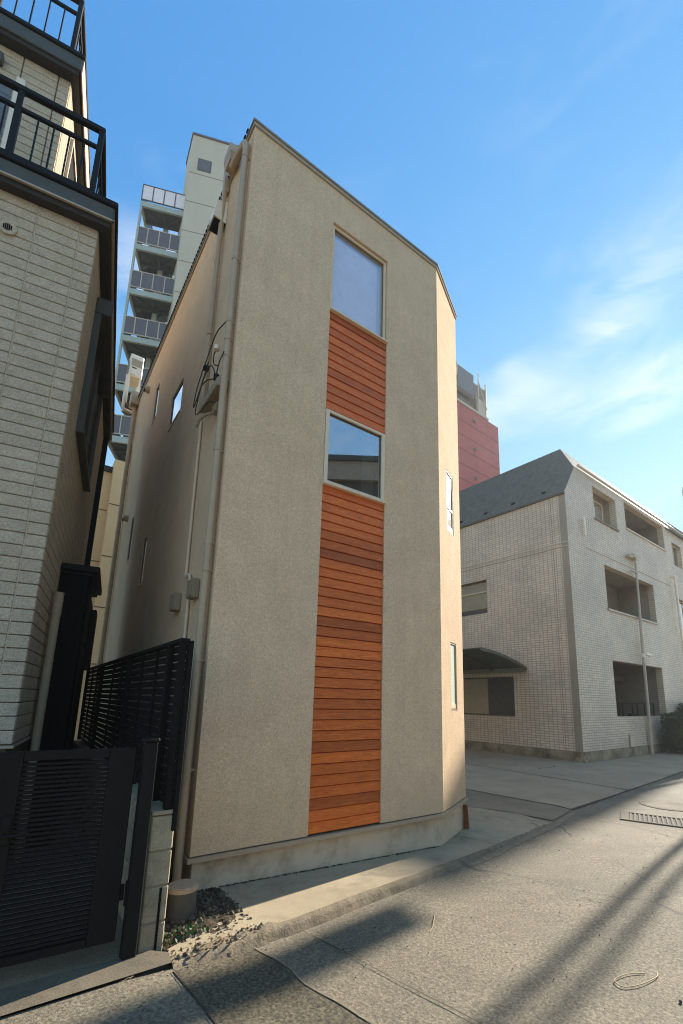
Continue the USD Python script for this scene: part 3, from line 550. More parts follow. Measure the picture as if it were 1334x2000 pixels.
for (a, b, z0, z1), m_ in zip(ch_w, ('frost', 'frostgreen')):
    O2 = B + np.array([-cd[1], cd[0]]) * .006
    fp = H.part('window', wall(ring(a + .002, b - .002, z0 + .002, z1 - .002, .022), .05, O2, cd), M['boxgray'], label='slim window in the sunlit corner wall, ' + ('upper' if m_ == 'frost' else 'lower'))
    H.part('pane', wall(Polygon([(a + .028, z0 + .03), (b - .028, z0 + .03), (b - .028, z1 - .03), (a + .028, z1 - .03)]), .006, B + np.array([-cd[1], cd[0]]) * .018, cd), M[m_], fp)
    if m_ == 'frost': H.part('glazing_bar', wall(Polygon([(a + .03, z0 + .36), (b - .03, z0 + .36), (b - .03, z0 + .385), (a + .03, z0 + .385)]), .012, B + np.array([-cd[1], cd[0]]) * .008, cd), M['framedark'], fp)
    H.part('vent_hinge', wall(Polygon([(a + .03, z0 + .03), (b - .05, z0 + .03), (b - .05, z0 + .09), (a + .03, z0 + .09)]), .010, B + np.array([-cd[1], cd[0]]) * .008, cd), M['frame'], fp)
# pipes, boxes and cables on the side wall
px_, py_ = 1.282, 4.262
dp = H.part('downpipe', cat([tube([(px_ - .008, py_, .05), (px_, py_, 4), (px_, py_, 7.86)], .036, 14), tube(smoothpath([(px_, py_, 7.84), (px_, py_ + .01, 7.96), (px_ - .005, py_ + .09, 8.05), (px_ - .01, py_ + .30, 8.11), (px_ - .01, py_ + .48, 8.16)], 6), .037, 14)]), M['pipe'], smooth=50)
for z in (.95, 1.9, 2.75, 3.02, 4.0, 5.08, 5.28, 5.5, 6.3, 7.75):
    H.part('pipe_bracket', cat([cyl((px_, py_, z), .041, .022, 18), bx(px_ + .02, XL + .004, py_ - .006, py_ + .006, z + .002, z + .02)]), M['pipe'], dp)
H.part('hopper_head', cat([hull([(1.22, 4.66, 8.16), (1.335, 4.66, 8.16), (1.335, 4.84, 8.16), (1.22, 4.84, 8.16), (1.205, 4.64, 8.24), (1.335, 4.64, 8.24), (1.335, 4.86, 8.24), (1.205, 4.86, 8.24)]), bx(1.20, 1.335, 4.635, 4.865, 8.245, 8.39, .01)]), M['pipe'], dp)
cp = H.part('conduit', cat([tube([(1.285, 5.05, 4.86), (1.285, 5.03, 6.6), (1.285, 5.0, 8.05)], .032, 12), bx(1.262, 1.335, 4.97, 5.06, 8.05, 8.47, .008)]), M['pipe'], smooth=50)
for z in (6.95, 5.9): H.part('pipe_bracket', cyl((1.285, 5.03, z), .036, .02, 16), M['pipe'], cp)
H.part('vent_hood', cat([hull([(1.175, 4.98, 7.58), (1.335, 4.98, 7.56), (1.335, 5.2, 7.56), (1.175, 5.2, 7.58), (1.20, 4.98, 7.84), (1.335, 4.98, 7.90), (1.335, 5.2, 7.90), (1.20, 5.2, 7.84)])]), M['white'])
H.part('vent_mouth', bx(1.185, 1.33, 4.99, 5.19, 7.545, 7.562), M['blackmatte'])
H.part('conduit', cat([tube(smoothpath([(1.315, 5.12, 4.80), (1.315, 5.11, 3.9), (1.315, 5.09, 2.97), (1.312, 5.085, 2.90), (1.312, 5.05, 2.87), (1.312, 4.97, 2.87), (1.312, 4.93, 2.84), (1.315, 4.92, 2.78), (1.315, 4.90, 2.2), (1.315, 4.88, .4)], 4), .0165, 10)]), M['pipelight'], smooth=50, label='thin pale conduit with a jog')
H.part('cable_duct', bx(1.215, 1.335, 4.27, 4.86, 4.735, 4.835, .008), M['boxgray'])
H.part('cable_bracket', cat([tube(smoothpath([(1.33, 4.55, 4.60), (1.26, 4.62, 4.60), (1.20, 4.72, 4.56), (1.19, 4.80, 4.50)], 5), .016, 8), bx(1.27, 1.335, 4.44, 4.56, 4.56, 4.66, .006)]), M['boxgray'])
for (y, z) in ((5.35, 2.62), (4.70, 2.66)):
    b_ = H.part('junction_box', bx(1.262, 1.335, y - .085, y + .085, z - .10, z + .10, .006), M['boxgray'])
    H.part('box_lid', bx(1.252, 1.2605, y - .078, y + .078, z - .09, z + .09, .003), M['boxgray'], b_)
for pts in ([(1.25, 4.30, 5.52), (1.22, 4.5, 5.50), (1.20, 4.7, 5.3), (1.21, 4.85, 5.28)], [(1.21, 4.85, 5.28), (1.22, 5.08, 5.16), (1.22, 5.16, 4.98), (1.22, 5.1, 4.95), (1.22, 4.92, 5.08), (1.22, 4.75, 5.22)],
            [(1.22, 4.70, 5.28), (1.22, 4.92, 5.05), (1.22, 5.04, 4.86), (1.2, 4.92, 4.72), (1.2, 4.72, 4.66), (1.21, 4.52, 4.66), (1.25, 4.38, 4.60)], [(1.24, 4.40, 4.88), (1.2, 4.45, 5.05), (1.2, 4.62, 5.12), (1.2, 4.8, 5.06)],
            [(1.24, 4.42, 4.9), (1.2, 4.6, 4.97), (1.2, 4.78, 5.02)], [(1.24, 4.22, 5.1), (1.22, 4.28, 5.0), (1.22, 4.36, 4.86)], [(1.25, 4.42, 5.28), (1.21, 4.46, 5.22), (1.21, 4.44, 5.08), (1.25, 4.40, 5.05)]):
    H.part('cable', tube(smoothpath(pts, 6), .0062, 7), M['cable'], smooth=60)
H.part('insulator', cyl((1.22, 4.42, 5.24), .03, .05, 14), M['framewhite'])
H.part('cable_clamp', cat([cyl((1.24, 4.40, 4.87), .03, .06, 12), bx(1.2, 1.26, 4.78, 4.84, 5.24, 5.30, .01)]), M['blackmatte'])
for (y, z) in ((9.43, 7.74), (10.05, 5.12)):
    v_ = H.part('round_vent', trimesh.util.concatenate([hull([(XL - .0, y + .075 * math.cos(a), z + .075 * math.sin(a)) for a in np.linspace(0, 6.28, 18)] + [(XL - .09, y + .06 * math.cos(a), z + .06 * math.sin(a)) for a in np.linspace(0, 6.28, 18)])]), M['pipe'])
    H.part('vent_mouth', hull([(XL - .085, y + .05 * math.cos(a), z - .03 + .035 * math.sin(a)) for a in np.linspace(0, 6.28, 14)] + [(XL - .098, y + .05 * math.cos(a), z - .03 + .035 * math.sin(a)) for a in np.linspace(0, 6.28, 14)]), M['blackmatte'], v_)
rp = H.part('downpipe', cat([tube([(1.28, 10.80, .1), (1.28, 10.80, 4), (1.28, 10.80, 8.1)], .045, 12), bx(1.17, 1.335, 10.66, 10.94, 8.08, 8.40, .01)]), M['pipe'], smooth=50, label='rear rainwater pipe at the far corner of the side wall')
for z in (2.2, 3.8, 5.0, 6.2, 7.4): H.part('pipe_bracket', cyl((1.28, 10.80, z), .052, .03, 14), M['pipe'], rp)
H.part('corner_guard', hull([(5.29, 4.61, -.17), (5.37, 4.66, -.17), (5.33, 4.76, -.17), (5.27, 4.70, -.17), (5.28, 4.62, .17), (5.315, 4.65, .17), (5.30, 4.70, .17), (5.26, 4.68, .17)]), M['rust'])

# air conditioner at the rear roof edge
AC = Thing('air_conditioner', 'white air conditioner unit raised on pale legs at the rear roof edge', 'air conditioner', (1.2, 11.2, 8.1))
ab = AC.part('casing', bx(1.075, 1.36, 10.92, 11.40, 8.92, 9.50, .02), M['white'])
for k in range(9): AC.part('louvre', bx(1.10, 1.335, 10.912, 10.922, 9.36 - k * .022, 9.37 - k * .022), M['tilegray'], ab)
AC.part('brand_plate', bx(1.12, 1.22, 10.910, 10.919, 9.125, 9.145), M['blackmatte'], ab)
AC.part('valve_cover', bx(1.11, 1.22, 10.90, 10.92, 8.95, 9.06, .008), M['white'], ab)
AC.part('fan_grille', cat([trimesh.creation.torus(major_radius=r, minor_radius=.006, major_sections=28, minor_sections=6, transform=trimesh.transformations.translation_matrix([1.07, 11.16, 9.2]) @ trimesh.transformations.rotation_matrix(math.pi / 2, [0, 1, 0])) for r in (.06, .11, .16, .20)]), M['tilegray'], ab)
for x, y in ((1.10, 10.96), (1.33, 10.96), (1.10, 11.34), (1.33, 11.34)): AC.part('leg', bx(x - .02, x + .02, y - .02, y + .02, 8.2, 8.92), M['white'])
AC.part('pipe_cover', tube(smoothpath([(1.06, 10.93, 8.9), (1.05, 10.93, 8.5), (1.05, 10.93, 8.14), (1.07, 10.95, 8.04), (1.2, 10.97, 8.02), (1.34, 10.98, 8.02)], 5), .032, 10), M['white'], smooth=50)
AC.part('bracket', cat([bx(1.08, 1.5, 10.94, 10.98, 8.16, 8.20), bx(1.08, 1.5, 11.32, 11.36, 8.16, 8.20)]), M['galv'])

# ------------------------------------------------------------------ drain pot, block wall, fence, gate
P = Thing('drain_pot', 'grey plastic rainwater pot with a pale lid at the corner downpipe', 'drain pot', (1.185, 3.80, 0))
P.part('body', cyl((1.185, 3.80, -.06), .103, .25, 32, .108), M['potgray'], smooth=40)
lid = P.part('lid', cat([cyl((1.185, 3.80, .190), .114, .022, 36), cyl((1.185, 3.80, .212), .106, .012, 36, .098)]), M['potlid'], smooth=40)
P.part('lid_rim', trimesh.creation.torus(major_radius=.107, minor_radius=.006, major_sections=40, minor_sections=8, transform=trimesh.transformations.translation_matrix([1.185, 3.80, .213])), M['potlid'], lid, smooth=True)

W = Thing('block_wall', 'low grey concrete block wall under the black slat fence', 'wall', (.905, 3.44, 0))
zs = [-.16, -.058, .155, .368, .582, .805]
for r_ in range(5):
    off = 0 if r_ % 2 == 0 else 0
    for k in range(14):
        y0 = 3.44 + k * .40
        W.part('concrete_block', bx(.832, .982, y0 + .003, y0 + .397, zs[r_] + .004, zs[r_ + 1] - .004, .007), M['block'])
W.part('mortar', bx(.838, .976, 3.448, 9.03, -.16, .80), M['joint'])
W.part('wall_cap', bx(.828, .986, 3.437, 9.03, .807, .835, .005), M['block'])
W.part('rod', bx(.925, .938, 3.428, 3.439, -.02, .36), M['blackmatte'])

Fn = Thing('slat_fence', 'tall black horizontal slat fence between the two houses', 'fence', (.93, 3.44, .83))
for k in range(18):
    z0 = 1.965 - k * .0633 - .052 + .0
    for y0, y1 in ((3.44, 5.43), (5.435, 7.43), (7.435, 9.2)):
        Fn.part('slat', bx(.948, .960, y0, y1, z0, z0 + .0525, .002), M['blackfence'])
for y, x0 in ((3.47, .905), (3.80, .902), (5.43, .902), (7.43, .902), (9.15, .902)):
    Fn.part('post', bx(x0, .9475, y - .028, y + .028, .835, 2.005, .004), M['blackfence'])
for y in (4.28, 4.86, 5.95, 6.55, 8.0, 8.6): Fn.part('strap', bx(.930, .9475, y - .016, y + .016, .90, 1.98), M['blackfence'])
Fn.part('top_cap', bx(.900, .968, 3.43, 9.2, 1.975, 2.005, .004), M['blackfence'])
Fn.part('end_post', bx(.9605, .995, 3.425, 3.485, .70, 1.99, .004), M['blackfence'])

g_ang = -3.0
G = Thing('slat_gate', 'black metal gate of fine horizontal slats at lower left', 'gate', (.69, 3.455, 0), g_ang, local=True)
# local x runs to the right along the gate, origin at its right edge
G.part('right_stile', bx(-.155, 0, -.02, .02, .11, 1.25, .004), M['black'])
G.part('left_stile', bx(-.83, -.605, -.02, .02, .11, 1.25, .004), M['black'])
G.part('top_rail', bx(-.604, -.156, -.02, .02, 1.195, 1.25, .003), M['black'])
G.part('bottom_rail', bx(-.604, -.156, -.02, .02, .11, .155, .003), M['black'])
for k in range(39):
    z0 = .166 + k * .0263; G.part('slat', bx(-.604, -.156, -.012, .012, z0, z0 + .0165, .002), M['black'])
hd = G.part('latch', bx(-.66, -.615, -.034, -.02, .74, .90, .005), M['black'])
G.part('handle', tube([(-.64, -.036, .80), (-.64, -.066, .80), (-.60, -.070, .80), (-.52, -.070, .80)], .008, 8), M['black'], hd)
G.part('hinge', cyl((.012, 0, .33), .012, .09, 12), M['black']); G.part('hinge', cyl((.012, 0, 1.02), .012, .09, 12), M['black'])
G2 = Thing('slat_gate', 'second black gate leaf at the extreme lower left edge beside the latch', 'gate', (-.14, 3.498, 0), g_ang, local=True)
G2.part('right_stile', bx(-.155, -.004, -.02, .02, .11, 1.27, .004), M['black']); G2.part('left_stile', bx(-.83, -.70, -.02, .02, .11, 1.27, .004), M['black'])
G2.part('top_rail', bx(-.699, -.156, -.02, .02, 1.215, 1.27, .003), M['black']); G2.part('bottom_rail', bx(-.699, -.156, -.02, .02, .11, .155, .003), M['black'])
for k in range(40):
    z0 = .166 + k * .0263; G2.part('slat', bx(-.699, -.156, -.012, .012, z0, z0 + .0165, .002), M['black'])
GP = Thing('gate_post', 'square black gate post with a flat cap beside the block wall', 'post', (.772, 3.43, 0))
GP.part('shaft', bx(.730, .812, 3.39, 3.472, -.02, 1.285, .006), M['black']); GP.part('cap', bx(.722, .820, 3.382, 3.48, 1.286, 1.312, .008), M['black'])
GP.part('hinge_plate', bx(.716, .7295, 3.42, 3.45, .30, .44), M['black'])

# ------------------------------------------------------------------ the grey block-clad house on the left (local frame: corner at origin, x along its front, y to the back)
N_ = Thing('grey_house', 'grey textured-siding house with dark balconies filling the left edge', 'house', (.013, 4.93, 0), -8.0, local=True)
N_.part('wall', cat([bx(-5, -.006, .006, 4.6, 1.165, 6.39), ]), M['joint'])
N_.part('foundation', bx(-5, -.03, .03, 4.57, -.2, 1.13), M['conc_dark'])
N_.part('base_trim', bx(-5, .03, -.03, 4.6, 1.132, 1.158, .004), M['fasciapale'])
PITCH = (6.40 - 1.165) / 46
def sblock_front(x0, x1, z, y=0.0, h=None):
    h = PITCH if h is None else h
    return bx(x0 + .006, x1 - .006, y - .016, y + .004, z + .0035, z + h - .0035, .005)
cols = [(-.145, .018), (-.5055, -.145), (-.866, -.5055)]
for c_ in range(46):
    for a_, b_ in cols: N_.part('siding_block', sblock_front(a_, b_, 1.165 + c_ * PITCH), M['siding'])
for x_ in (-.145, -.5055, -.866): N_.part('joint_strip', bx(x_ - .0055, x_ + .0055, -.012, .003, 1.166, 6.389), M['siding'])
rest = []
for c_ in range(46):
    z = 1.165 + c_ * PITCH
    for k in range(12):
        y0 = .006 + k * .38; m_ = bx(-.004, .016, y0 + .006, y0 + .374, z + .0035, z + PITCH - .0035, .005)
        if k < 2: N_.part('siding_block', m_, M['siding'])
        else: rest.append(m_)
    for k in range(3): rest.append(sblock_front(-.866 - .36 * (k + 1), -.866 - .36 * k, z))
# third floor set back
N_.part('wall', bx(-5, -.676, .906, 4.6, 6.64, 9.30), M['joint'], label='set-back top storey wall')
n3 = 23; p3 = (9.30 - 6.66) / n3
for c_ in range(n3):
    for k, (a_, b_) in enumerate([(-.79, -.655), (-1.15, -.79), (-1.51, -1.15), (-1.87, -1.51)]):
        m_ = bx(a_ + .006, b_ - .006, .884, .904, 6.66 + c_ * p3 + .0035, 6.66 + (c_ + 1) * p3 - .0035, .005)
        if k < 3 and c_ >= 2: N_.part('siding_block', m_, M['siding'])
        else: rest.append(m_)
N_.part('siding_blocks', cat(rest), M['siding'], kind='stuff')
sl = []
for c_ in range(n3): sl.append(bx(-.674, -.655, .906, 4.6, 6.66 + c_ * p3 + .003, 6.66 + (c_ + 1) * p3 - .003, .003))
N_.part('side_cladding', cat(sl), M['sidelap'], label='sunlit side cladding of the top storey')
for y0_, y1_ in ((1.40, 2.16), (2.72, 3.06)):
    dw = N_.part('window', cat([bx(-.654, -.62, y0_ - .04, y0_, 6.75, 8.98), bx(-.654, -.62, y1_, y1_ + .04, 6.75, 8.98), bx(-.654, -.62, y0_ - .04, y1_ + .04, 8.981, 9.02), bx(-.654, -.63, y0_ + .001, y1_ - .001, 8.16, 8.22)]), M['fasciapale'], label='tall side window of the top storey')
    N_.part('pane', bx(-.653, -.645, y0_, y1_, 6.75, 8.159), M['sunglass'], dw); N_.part('upper_panel', bx(-.653, -.645, y0_, y1_, 8.221, 8.98), M['blackmatte'], dw)
N_.part('door_frame', bx(-1.18, -1.09, .872, .90, 6.66, 8.95, .004), M['framewhite'])
N_.part('sliding_door', bx(-2.6, -1.19, .880, .90, 6.66, 8.75), M['glass_dim'])
N_.part('vent_hood', bx(-1.42, -1.32, .80, .884, 8.96, 9.1, .01), M['fascia'])
# lower eave / balcony deck
dk = N_.part('balcony_deck', bx(-5, .14, -.14, 4.72, 6.455, 6.632, .01), M['fascia'])
N_.part('soffit', bx(-5, .115, -.115, 4.68, 6.393, 6.4545), M['soffit'], dk)
N_.part('gutter_lip', cat([bx(-5, .15, -.152, -.128, 6.452, 6.470), bx(.128, .152, -.152, 4.72, 6.452, 6.470)]), M['fasciapale'], dk)
N_.part('kerb_rail', cat([bx(-5, .165, -.165, -.10, 6.633, 6.70, .01), bx(.10, .165, -.10, 4.72, 6.633, 6.70, .01)]), M['black'], dk)
def railing(x1, y0, zb, zt, x0=-5, yback=4.6, sp=.135, mid=None, posts=(-.80, -2.2, -3.6)):
    rl = N_.part('balcony_railing', cat([bx(x0, x1 + .03, y0 - .03, y0 + .03, zt - .06, zt, .008), bx(x1 - .03, x1 + .03, y0 + .031, yback, zt - .06, zt, .008)]), M['black'])
    N_.part('lower_rail', cat([bx(x0, x1 + .018, y0 - .018, y0 + .018, mid - .02, mid + .02, .004), bx(x1 - .018, x1 + .018, y0 + .019, yback, mid - .02, mid + .02, .004), bx(x0, x1, y0 - .014, y0 + .014, zb + .045, zb + .08), bx(x1 - .014, x1 + .014, y0 + .02, yback, zb + .045, zb + .08)]), M['black'], rl)
    N_.part('post', bx(x1 - .025, x1 + .025, y0 - .025, y0 + .025, zb, zt - .061, .004), M['black'], rl)
    for x in posts: N_.part('post', bx(x - .028, x + .028, y0 - .025, y0 + .025, zb, zt - .061, .004), M['black'], rl)
    x = x1 - sp
    while x > x1 - 2.2:
        if all(abs(x - q) > .05 for q in posts): N_.part('baluster', bx(x - .007, x + .007, y0 - .007, y0 + .007, zb + .08, mid - .02), M['black'], rl)
        x -= sp
    y = y0 + sp
    while y < yback:
        N_.part('baluster', bx(x1 - .007, x1 + .007, y - .007, y + .007, zb + .08, mid - .02), M['black'], rl); y += sp
    return rl
railing(-.092, -.085, 6.70, 7.62, mid=7.35)
# upper roof and its railing
dk2 = N_.part('roof_deck', bx(-5, -.547, .733, 4.72, 9.365, 9.555, .01), M['fascia'])
N_.part('soffit', bx(-5, -.575, .76, 4.68, 9.303, 9.3645), M['soffit'], dk2)
N_.part('kerb_rail', cat([bx(-5, -.525, .71, .775, 9.556, 9.615, .01), bx(-.59, -.525, .776, 4.72, 9.556, 9.615, .01)]), M['black'], dk2)
N_.part('side_fascia', bx(-.5465, -.535, .74, 4.72, 9.31, 9.55), M['fasciapale'], dk2)
railing(-.70, .83, 9.615, 10.62, mid=10.36, posts=(-1.48, -2.9), sp=.155)
vc = N_.part('vent_cap', cyl((0, 0, 0), .075, .02, 28).apply_transform(trimesh.transformations.translation_matrix([-.706, -.018, 5.99]) @ trimesh.transformations.rotation_matrix(math.pi / 2, [1, 0, 0])), M['siding'])
N_.part('vent_slots', cat([bx(-.706 + o - .005, -.706 + o + .005, -.0425, -.037, 5.99 - l, 5.99 + l) for o, l in ((-.03, .022), (-.015, .034), (0, .038), (.015, .034), (.03, .022))]), M['blackmatte'], vc)
# side window with projecting frame, porch, pipes
wf = N_.part('window_hood', cat([bx(.016, .085, .655, .695, 4.46, 5.95), bx(.016, .085, 2.36, 2.40, 4.46, 5.95), bx(.016, .19, .645, 2.42, 5.96, 6.17, .01), bx(.016, .10, .655, 2.40, 4.42, 4.459)]), M['fascia'])
N_.part('shutter', bx(.016, .04, .70, 2.355, 4.465, 5.95), M['black'], wf); N_.part('rail', bx(.041, .07, 1.50, 1.54, 4.47, 5.95), M['fascia'], wf)
N_.part('corner_post', bx(.016, .10, 4.50, 4.60, 1.16, 6.38), M['black'])
pr = N_.part('downpipe', cat([tube([(.085, .86, .0), (.085, .86, 1.4), (.085, .86, 2.56)], .040, 12), cyl((.085, .86, 2.40), .045, .24, 14)]), M['pipebeige'], smooth=50)
po = N_.part('porch', bx(.02, .30, 1.30, 2.60, -.1, 2.95), M['blackmatte'])
N_.part('canopy', cat([bx(.02, .41, 1.25, 2.7, 2.99, 3.07, .01), bx(.02, .36, 1.28, 2.68, 2.955, 2.988)]), M['black'], po)
N_.part('panel', bx(.305, .33, 1.62, 2.6, .1, 2.80), M['black'], po)
N_.part('meter_box', bx(.33, .40, 2.2, 2.6, 1.9, 2.7, .01), M['black'], po)

# ------------------------------------------------------------------ cream building behind the gap
Cb = Thing('cream_building', 'plain cream panelled building closing the gap between the houses', 'building', (1.5, 16.2, 0))
Cb.part('wall', bx(-3, 1.50, 16.0, 22, -.2, 8.62), M['cream']); Cb.part('wall', bx(1.502, 4.6, 15.62, 22, -.2, 8.95), M['cream'])
Cb.part('roof', bx(-3.1, 1.5, 15.93, 22, 8.622, 8.80), M['soffit'])
for zz in (2.3, 4.0, 5.6, 7.3):
    Cb.part('panel_joint', bx(-3, 1.499, 15.992, 16.002, zz, zz + .025), M['seam']); Cb.part('panel_joint', bx(1.503, 4.6, 15.612, 15.622, zz + .12, zz + .145), M['seam'])

# ------------------------------------------------------------------ stair tower of the apartment block
Tn = Thing('apartment_tower', 'tall pale apartment block with an open steel fire staircase', 'apartment block', (1.83, 24.93, 0), -22.0, local=True)
tp = Polygon([(2.42, -.35), (9.5, -.35), (9.5, 9), (4, 9), (1.95, 2.6), (1.85, 1.4)])
Tn.part('wall', prism(tp, -.2, 34.75), M['tower'])
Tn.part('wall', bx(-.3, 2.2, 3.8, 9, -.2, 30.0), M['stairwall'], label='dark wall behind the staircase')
Tn.part('parapet_cap', prism(tp.buffer(.06, join_style=2), 34.752, 34.87), M['panelgray'])
tw = Tn.part('window', bx(2.85, 3.62, -.365, -.345, 32.2, 33.1), M['framedark']); Tn.part('pane', bx(2.93, 3.54, -.375, -.366, 32.3, 33.0), M['panelgray'], tw)
for k in range(1, 11): Tn.part('panel_joint', bx(2.43, 9.5, -.362, -.345, 34.0 - k * 2.1, 34.03 - k * 2.1), M['towerjoint'])
for k in range(7):
    zf = 29.05 - 2.975 * k
    fl = Tn.part('stair_landing', cat([bx(0, 2.4, 0, .12, zf, zf + .34), bx(0, .12, .121, 4.2, zf, zf + .34), bx(2.28, 2.4, .121, 4.2, zf, zf + .34)]), M['steel'])
    Tn.part('deck', bx(.121, 2.279, .121, 1.1, zf + .16, zf + .24), M['steeldark'], fl)
    def bar(a, b, w=.05, h=.12):
        a, b = np.array(a, float), np.array(b, float); d = (b - a) / np.linalg.norm(b - a); s = np.cross(d, [0, 0, 1]); s /= np.linalg.norm(s); u = np.cross(s, d)
        return hull([p_ + s * i * w / 2 + u * j * h / 2 for p_ in (a, b) for i in (-1, 1) for j in (-1, 1)])
    Tn.part('brace', cat([bar((.2, .2, zf + .10), (1.2, 1.02, zf + .10)), bar((2.2, .2, zf + .10), (1.2, 1.02, zf + .10)), bx(1.16, 1.26, .121, 1.02, zf + .02, zf + .158), bx(.121, 2.279, 1.02, 1.1, zf, zf + .16)]), M['steeldark'], fl)
    rr_ = [bx(0, 2.4, .0, .05, zf + 1.50, zf + 1.55), bx(0, 2.4, 0, .05, zf + .45, zf + .50)] + [bx(.6 * j - (.025 if 0 < j < 4 else 0) - (.05 if j == 4 else 0), .6 * j + (.025 if 0 < j < 4 else 0) + (.05 if j == 0 else 0), .0, .05, zf + .501, zf + 1.499) for j in range(5)] + [bx(0, .05, .051, 3.9, zf + 1.5, zf + 1.55), bx(0, .05, .051, 3.9, zf + .45, zf + .5)]
    rl = Tn.part('railing', cat(rr_), M['railpale'] if k else M['framedark'], fl)
    for j in range(4): Tn.part('panel', bx(.6 * j + .026, .6 * j + .574, .018, .03, zf + .51, zf + 1.49), M['panelgray'] if k else M['curtain'], fl)
    for j in range(5): Tn.part('panel', bx(.018, .03, .08 + .75 * j, .78 + .75 * j, zf + .51, zf + 1.49), M['panelgray'], fl)
    if k:
        fa, fb = [], []
        for j in range(8):
            t0 = j / 8; fa.append(bx(.15 + t0 * 2.0, .15 + (t0 + .14) * 2.0, 1.42, 2.3, zf + .2 + t0 * 1.45, zf + .25 + t0 * 1.45)); fb.append(bx(2.2 - (t0 + .14) * 2.0, 2.2 - t0 * 2.0, 2.4, 3.3, zf + 1.7 + t0 * 1.45, zf + 1.75 + t0 * 1.45))
        Tn.part('stair_flight', cat(fa + fb), M['steeldark'], fl)
        Tn.part('stringer', cat([bar((.15, 1.38, zf + .2), (2.2, 1.38, zf + 1.7), .05, .26), bar((2.2, 2.37, zf + 1.65), (.15, 2.37, zf + 3.1), .05, .26), bar((.15, 2.32, zf + .2), (2.2, 2.32, zf + 1.7), .03, .26)]), M['steel'], fl)
        Tn.part('unit', bx(1.95 + .06 * (k % 3), 2.27, .35 + .2 * (k % 2), .95, zf + 1.45 + .12 * (k % 2), zf + 2.1, .02), M['white'], fl)
Tn.part('column', bx(1.08, 1.32, 1.11, 1.33, 0, 29.2), M['steel'])
for x_, y_ in ((.06, .06), (2.34, .06), (.06, 4.1), (2.34, 4.1)): Tn.part('column', bx(x_ - .055, x_ + .055, y_ - .055, y_ + .055, 0, 29.04), M['steel'])

# ------------------------------------------------------------------ red building
Rb = Thing('red_building', 'dull red high-rise with rooftop equipment behind the tiled building', 'building', (34.7, 25.3, 0), 3.0, local=True)
Rb.part('wall', bx(-13, 0, 0, 12, -.3, 28.2), M['red']); Rb.part('parapet', bx(-13.05, -1.7, -.12, .4, 28.2, 28.42), M['signpale'])
for k in range(1, 17): Rb.part('panel_joint', bx(-13, 0, -.02, .01, 28.0 - 1.45 * k - .03, 28.0 - 1.45 * k + .03), M['redjoint'])
for k in range(8):
    v_ = Rb.part('vent', hull([(-3.9 + .2 * math.cos(a), 0.0, 27.2 - 2.9 * k + .16 * math.sin(a)) for a in np.linspace(0, 6.28, 12)] + [(-3.9 + .14 * math.cos(a), -.22, 27.2 - 2.9 * k - .04 + .12 * math.sin(a)) for a in np.linspace(0, 6.28, 12)]), M['signback'])
Rb.part('penthouse', bx(-13, -1.2, .5, 8, 28.2, 32.0), M['signback'])
Rb.part('water_tank', bx(-6.4, -3.6, -.06, .45, 29.6, 32.3, .25), M['panelgray'])
Rb.part('brace', cat([tube([(-3.4, -.3, 32.4), (-3.5, -.3, 28.4)], .06, 8), tube([(-3.4, -.3, 31.4), (-1.9, -.1, 29.2)], .06, 8), tube([(-1.25, .45, 28.3), (-1.25, .45, 32.6)], .08, 8)]), M['railpale'])
Rb.part('panel', bx(-3.3, -2.1, -.05, .1, 28.5, 29.9), M['signpale']); Rb.part('panel', bx(-3.1, -1.75, .3, .49, 29.4, 30.4), M['loggialight']); Rb.part('dish', hull([(-6.9 + .45 * math.cos(a), -.2 - .1 * math.cos(a), 31.3 + 1.0 * math.sin(a)) for a in np.linspace(0, 6.28, 20)] + [(-6.8, -.05, 31.3)]), M['signpale'])
for zb_, d_ in ((26.3, .7), (22.2, 1.0), (19.3, 1.0)):
    b_ = Rb.part('balcony', bx(.01, d_, .8, 4, zb_, zb_ + .16), M['tower']); Rb.part('railing', cat([bx(d_ - .05, d_, .8, 4, zb_ + .17, zb_ + 1.2), bx(.01, d_ - .06, .8, .84, zb_ + .17, zb_ + 1.2)]), M['railpale'], b_)
Rb.part('balcony', bx(.011, .8, .7, 4, 27.3, 28.0), M['signback'])

# ------------------------------------------------------------------ tiled building (local frame at its street corner)
TB = Thing('tiled_building', 'grey tiled three-storey building with a dark slate mansard roof', 'building', (14.72, 8.04, 0), 2.4, local=True)
def hole(a, b, c, d): return [(a, c), (b, c), (b, d), (a, d)]
XS = 9.85
op3, op2, op1, w3 = (5.15, 9.55, 8.97, 10.15), (2.70, 7.50, 5.13, 6.85), (2.69, 7.46, 1.17, 3.18), (2.24, 4.25, 8.62, 9.95)
TB.part('street_wall', wall(Polygon([(0, .08), (XS, .08), (XS, 10.3), (.92, 10.3), (0, 9.0)], [hole(*q) for q in (op3, op2, op1, w3)]), .25, (0, 0), (1, 0)), M['tile'])
w3b = (11.0, 12.3, 8.55, 9.75)
more = [w3b] + [(11.0 + d_, 13.2 + d_, z0, z0 + 1.6) for d_ in (0, 4.4, 8.8, 13.2) for z0 in (1.5, 5.2)] + [(15.4 + d_, 17 + d_, 8.55, 9.75) for d_ in (0, 4.4, 8.8)]
TB.part('street_wall', wall(Polygon([(XS + .002, .08), (29, .08), (29, 10.3), (XS + .002, 10.3)], [hole(*q) for q in more]), .25, (0, .12), (1, 0)), M['tile'], label='far right part of the street front')
Yd = 14.0
win2, win1 = (3.45, 6.6, 5.05, 6.42), (2.40, 7.6, 1.08, 2.52)
TB.part('alley_wall', wall(Polygon([(0, .08), (Yd - .252, .08), (Yd - .252, 9.0), (0, 9.0)], [[(Yd - q[1], q[2]), (Yd - q[0], q[2]), (Yd - q[0], q[3]), (Yd - q[1], q[3])] for q in (win2, win1)]), .25, (0, Yd), (0, -1)), M['tile'])
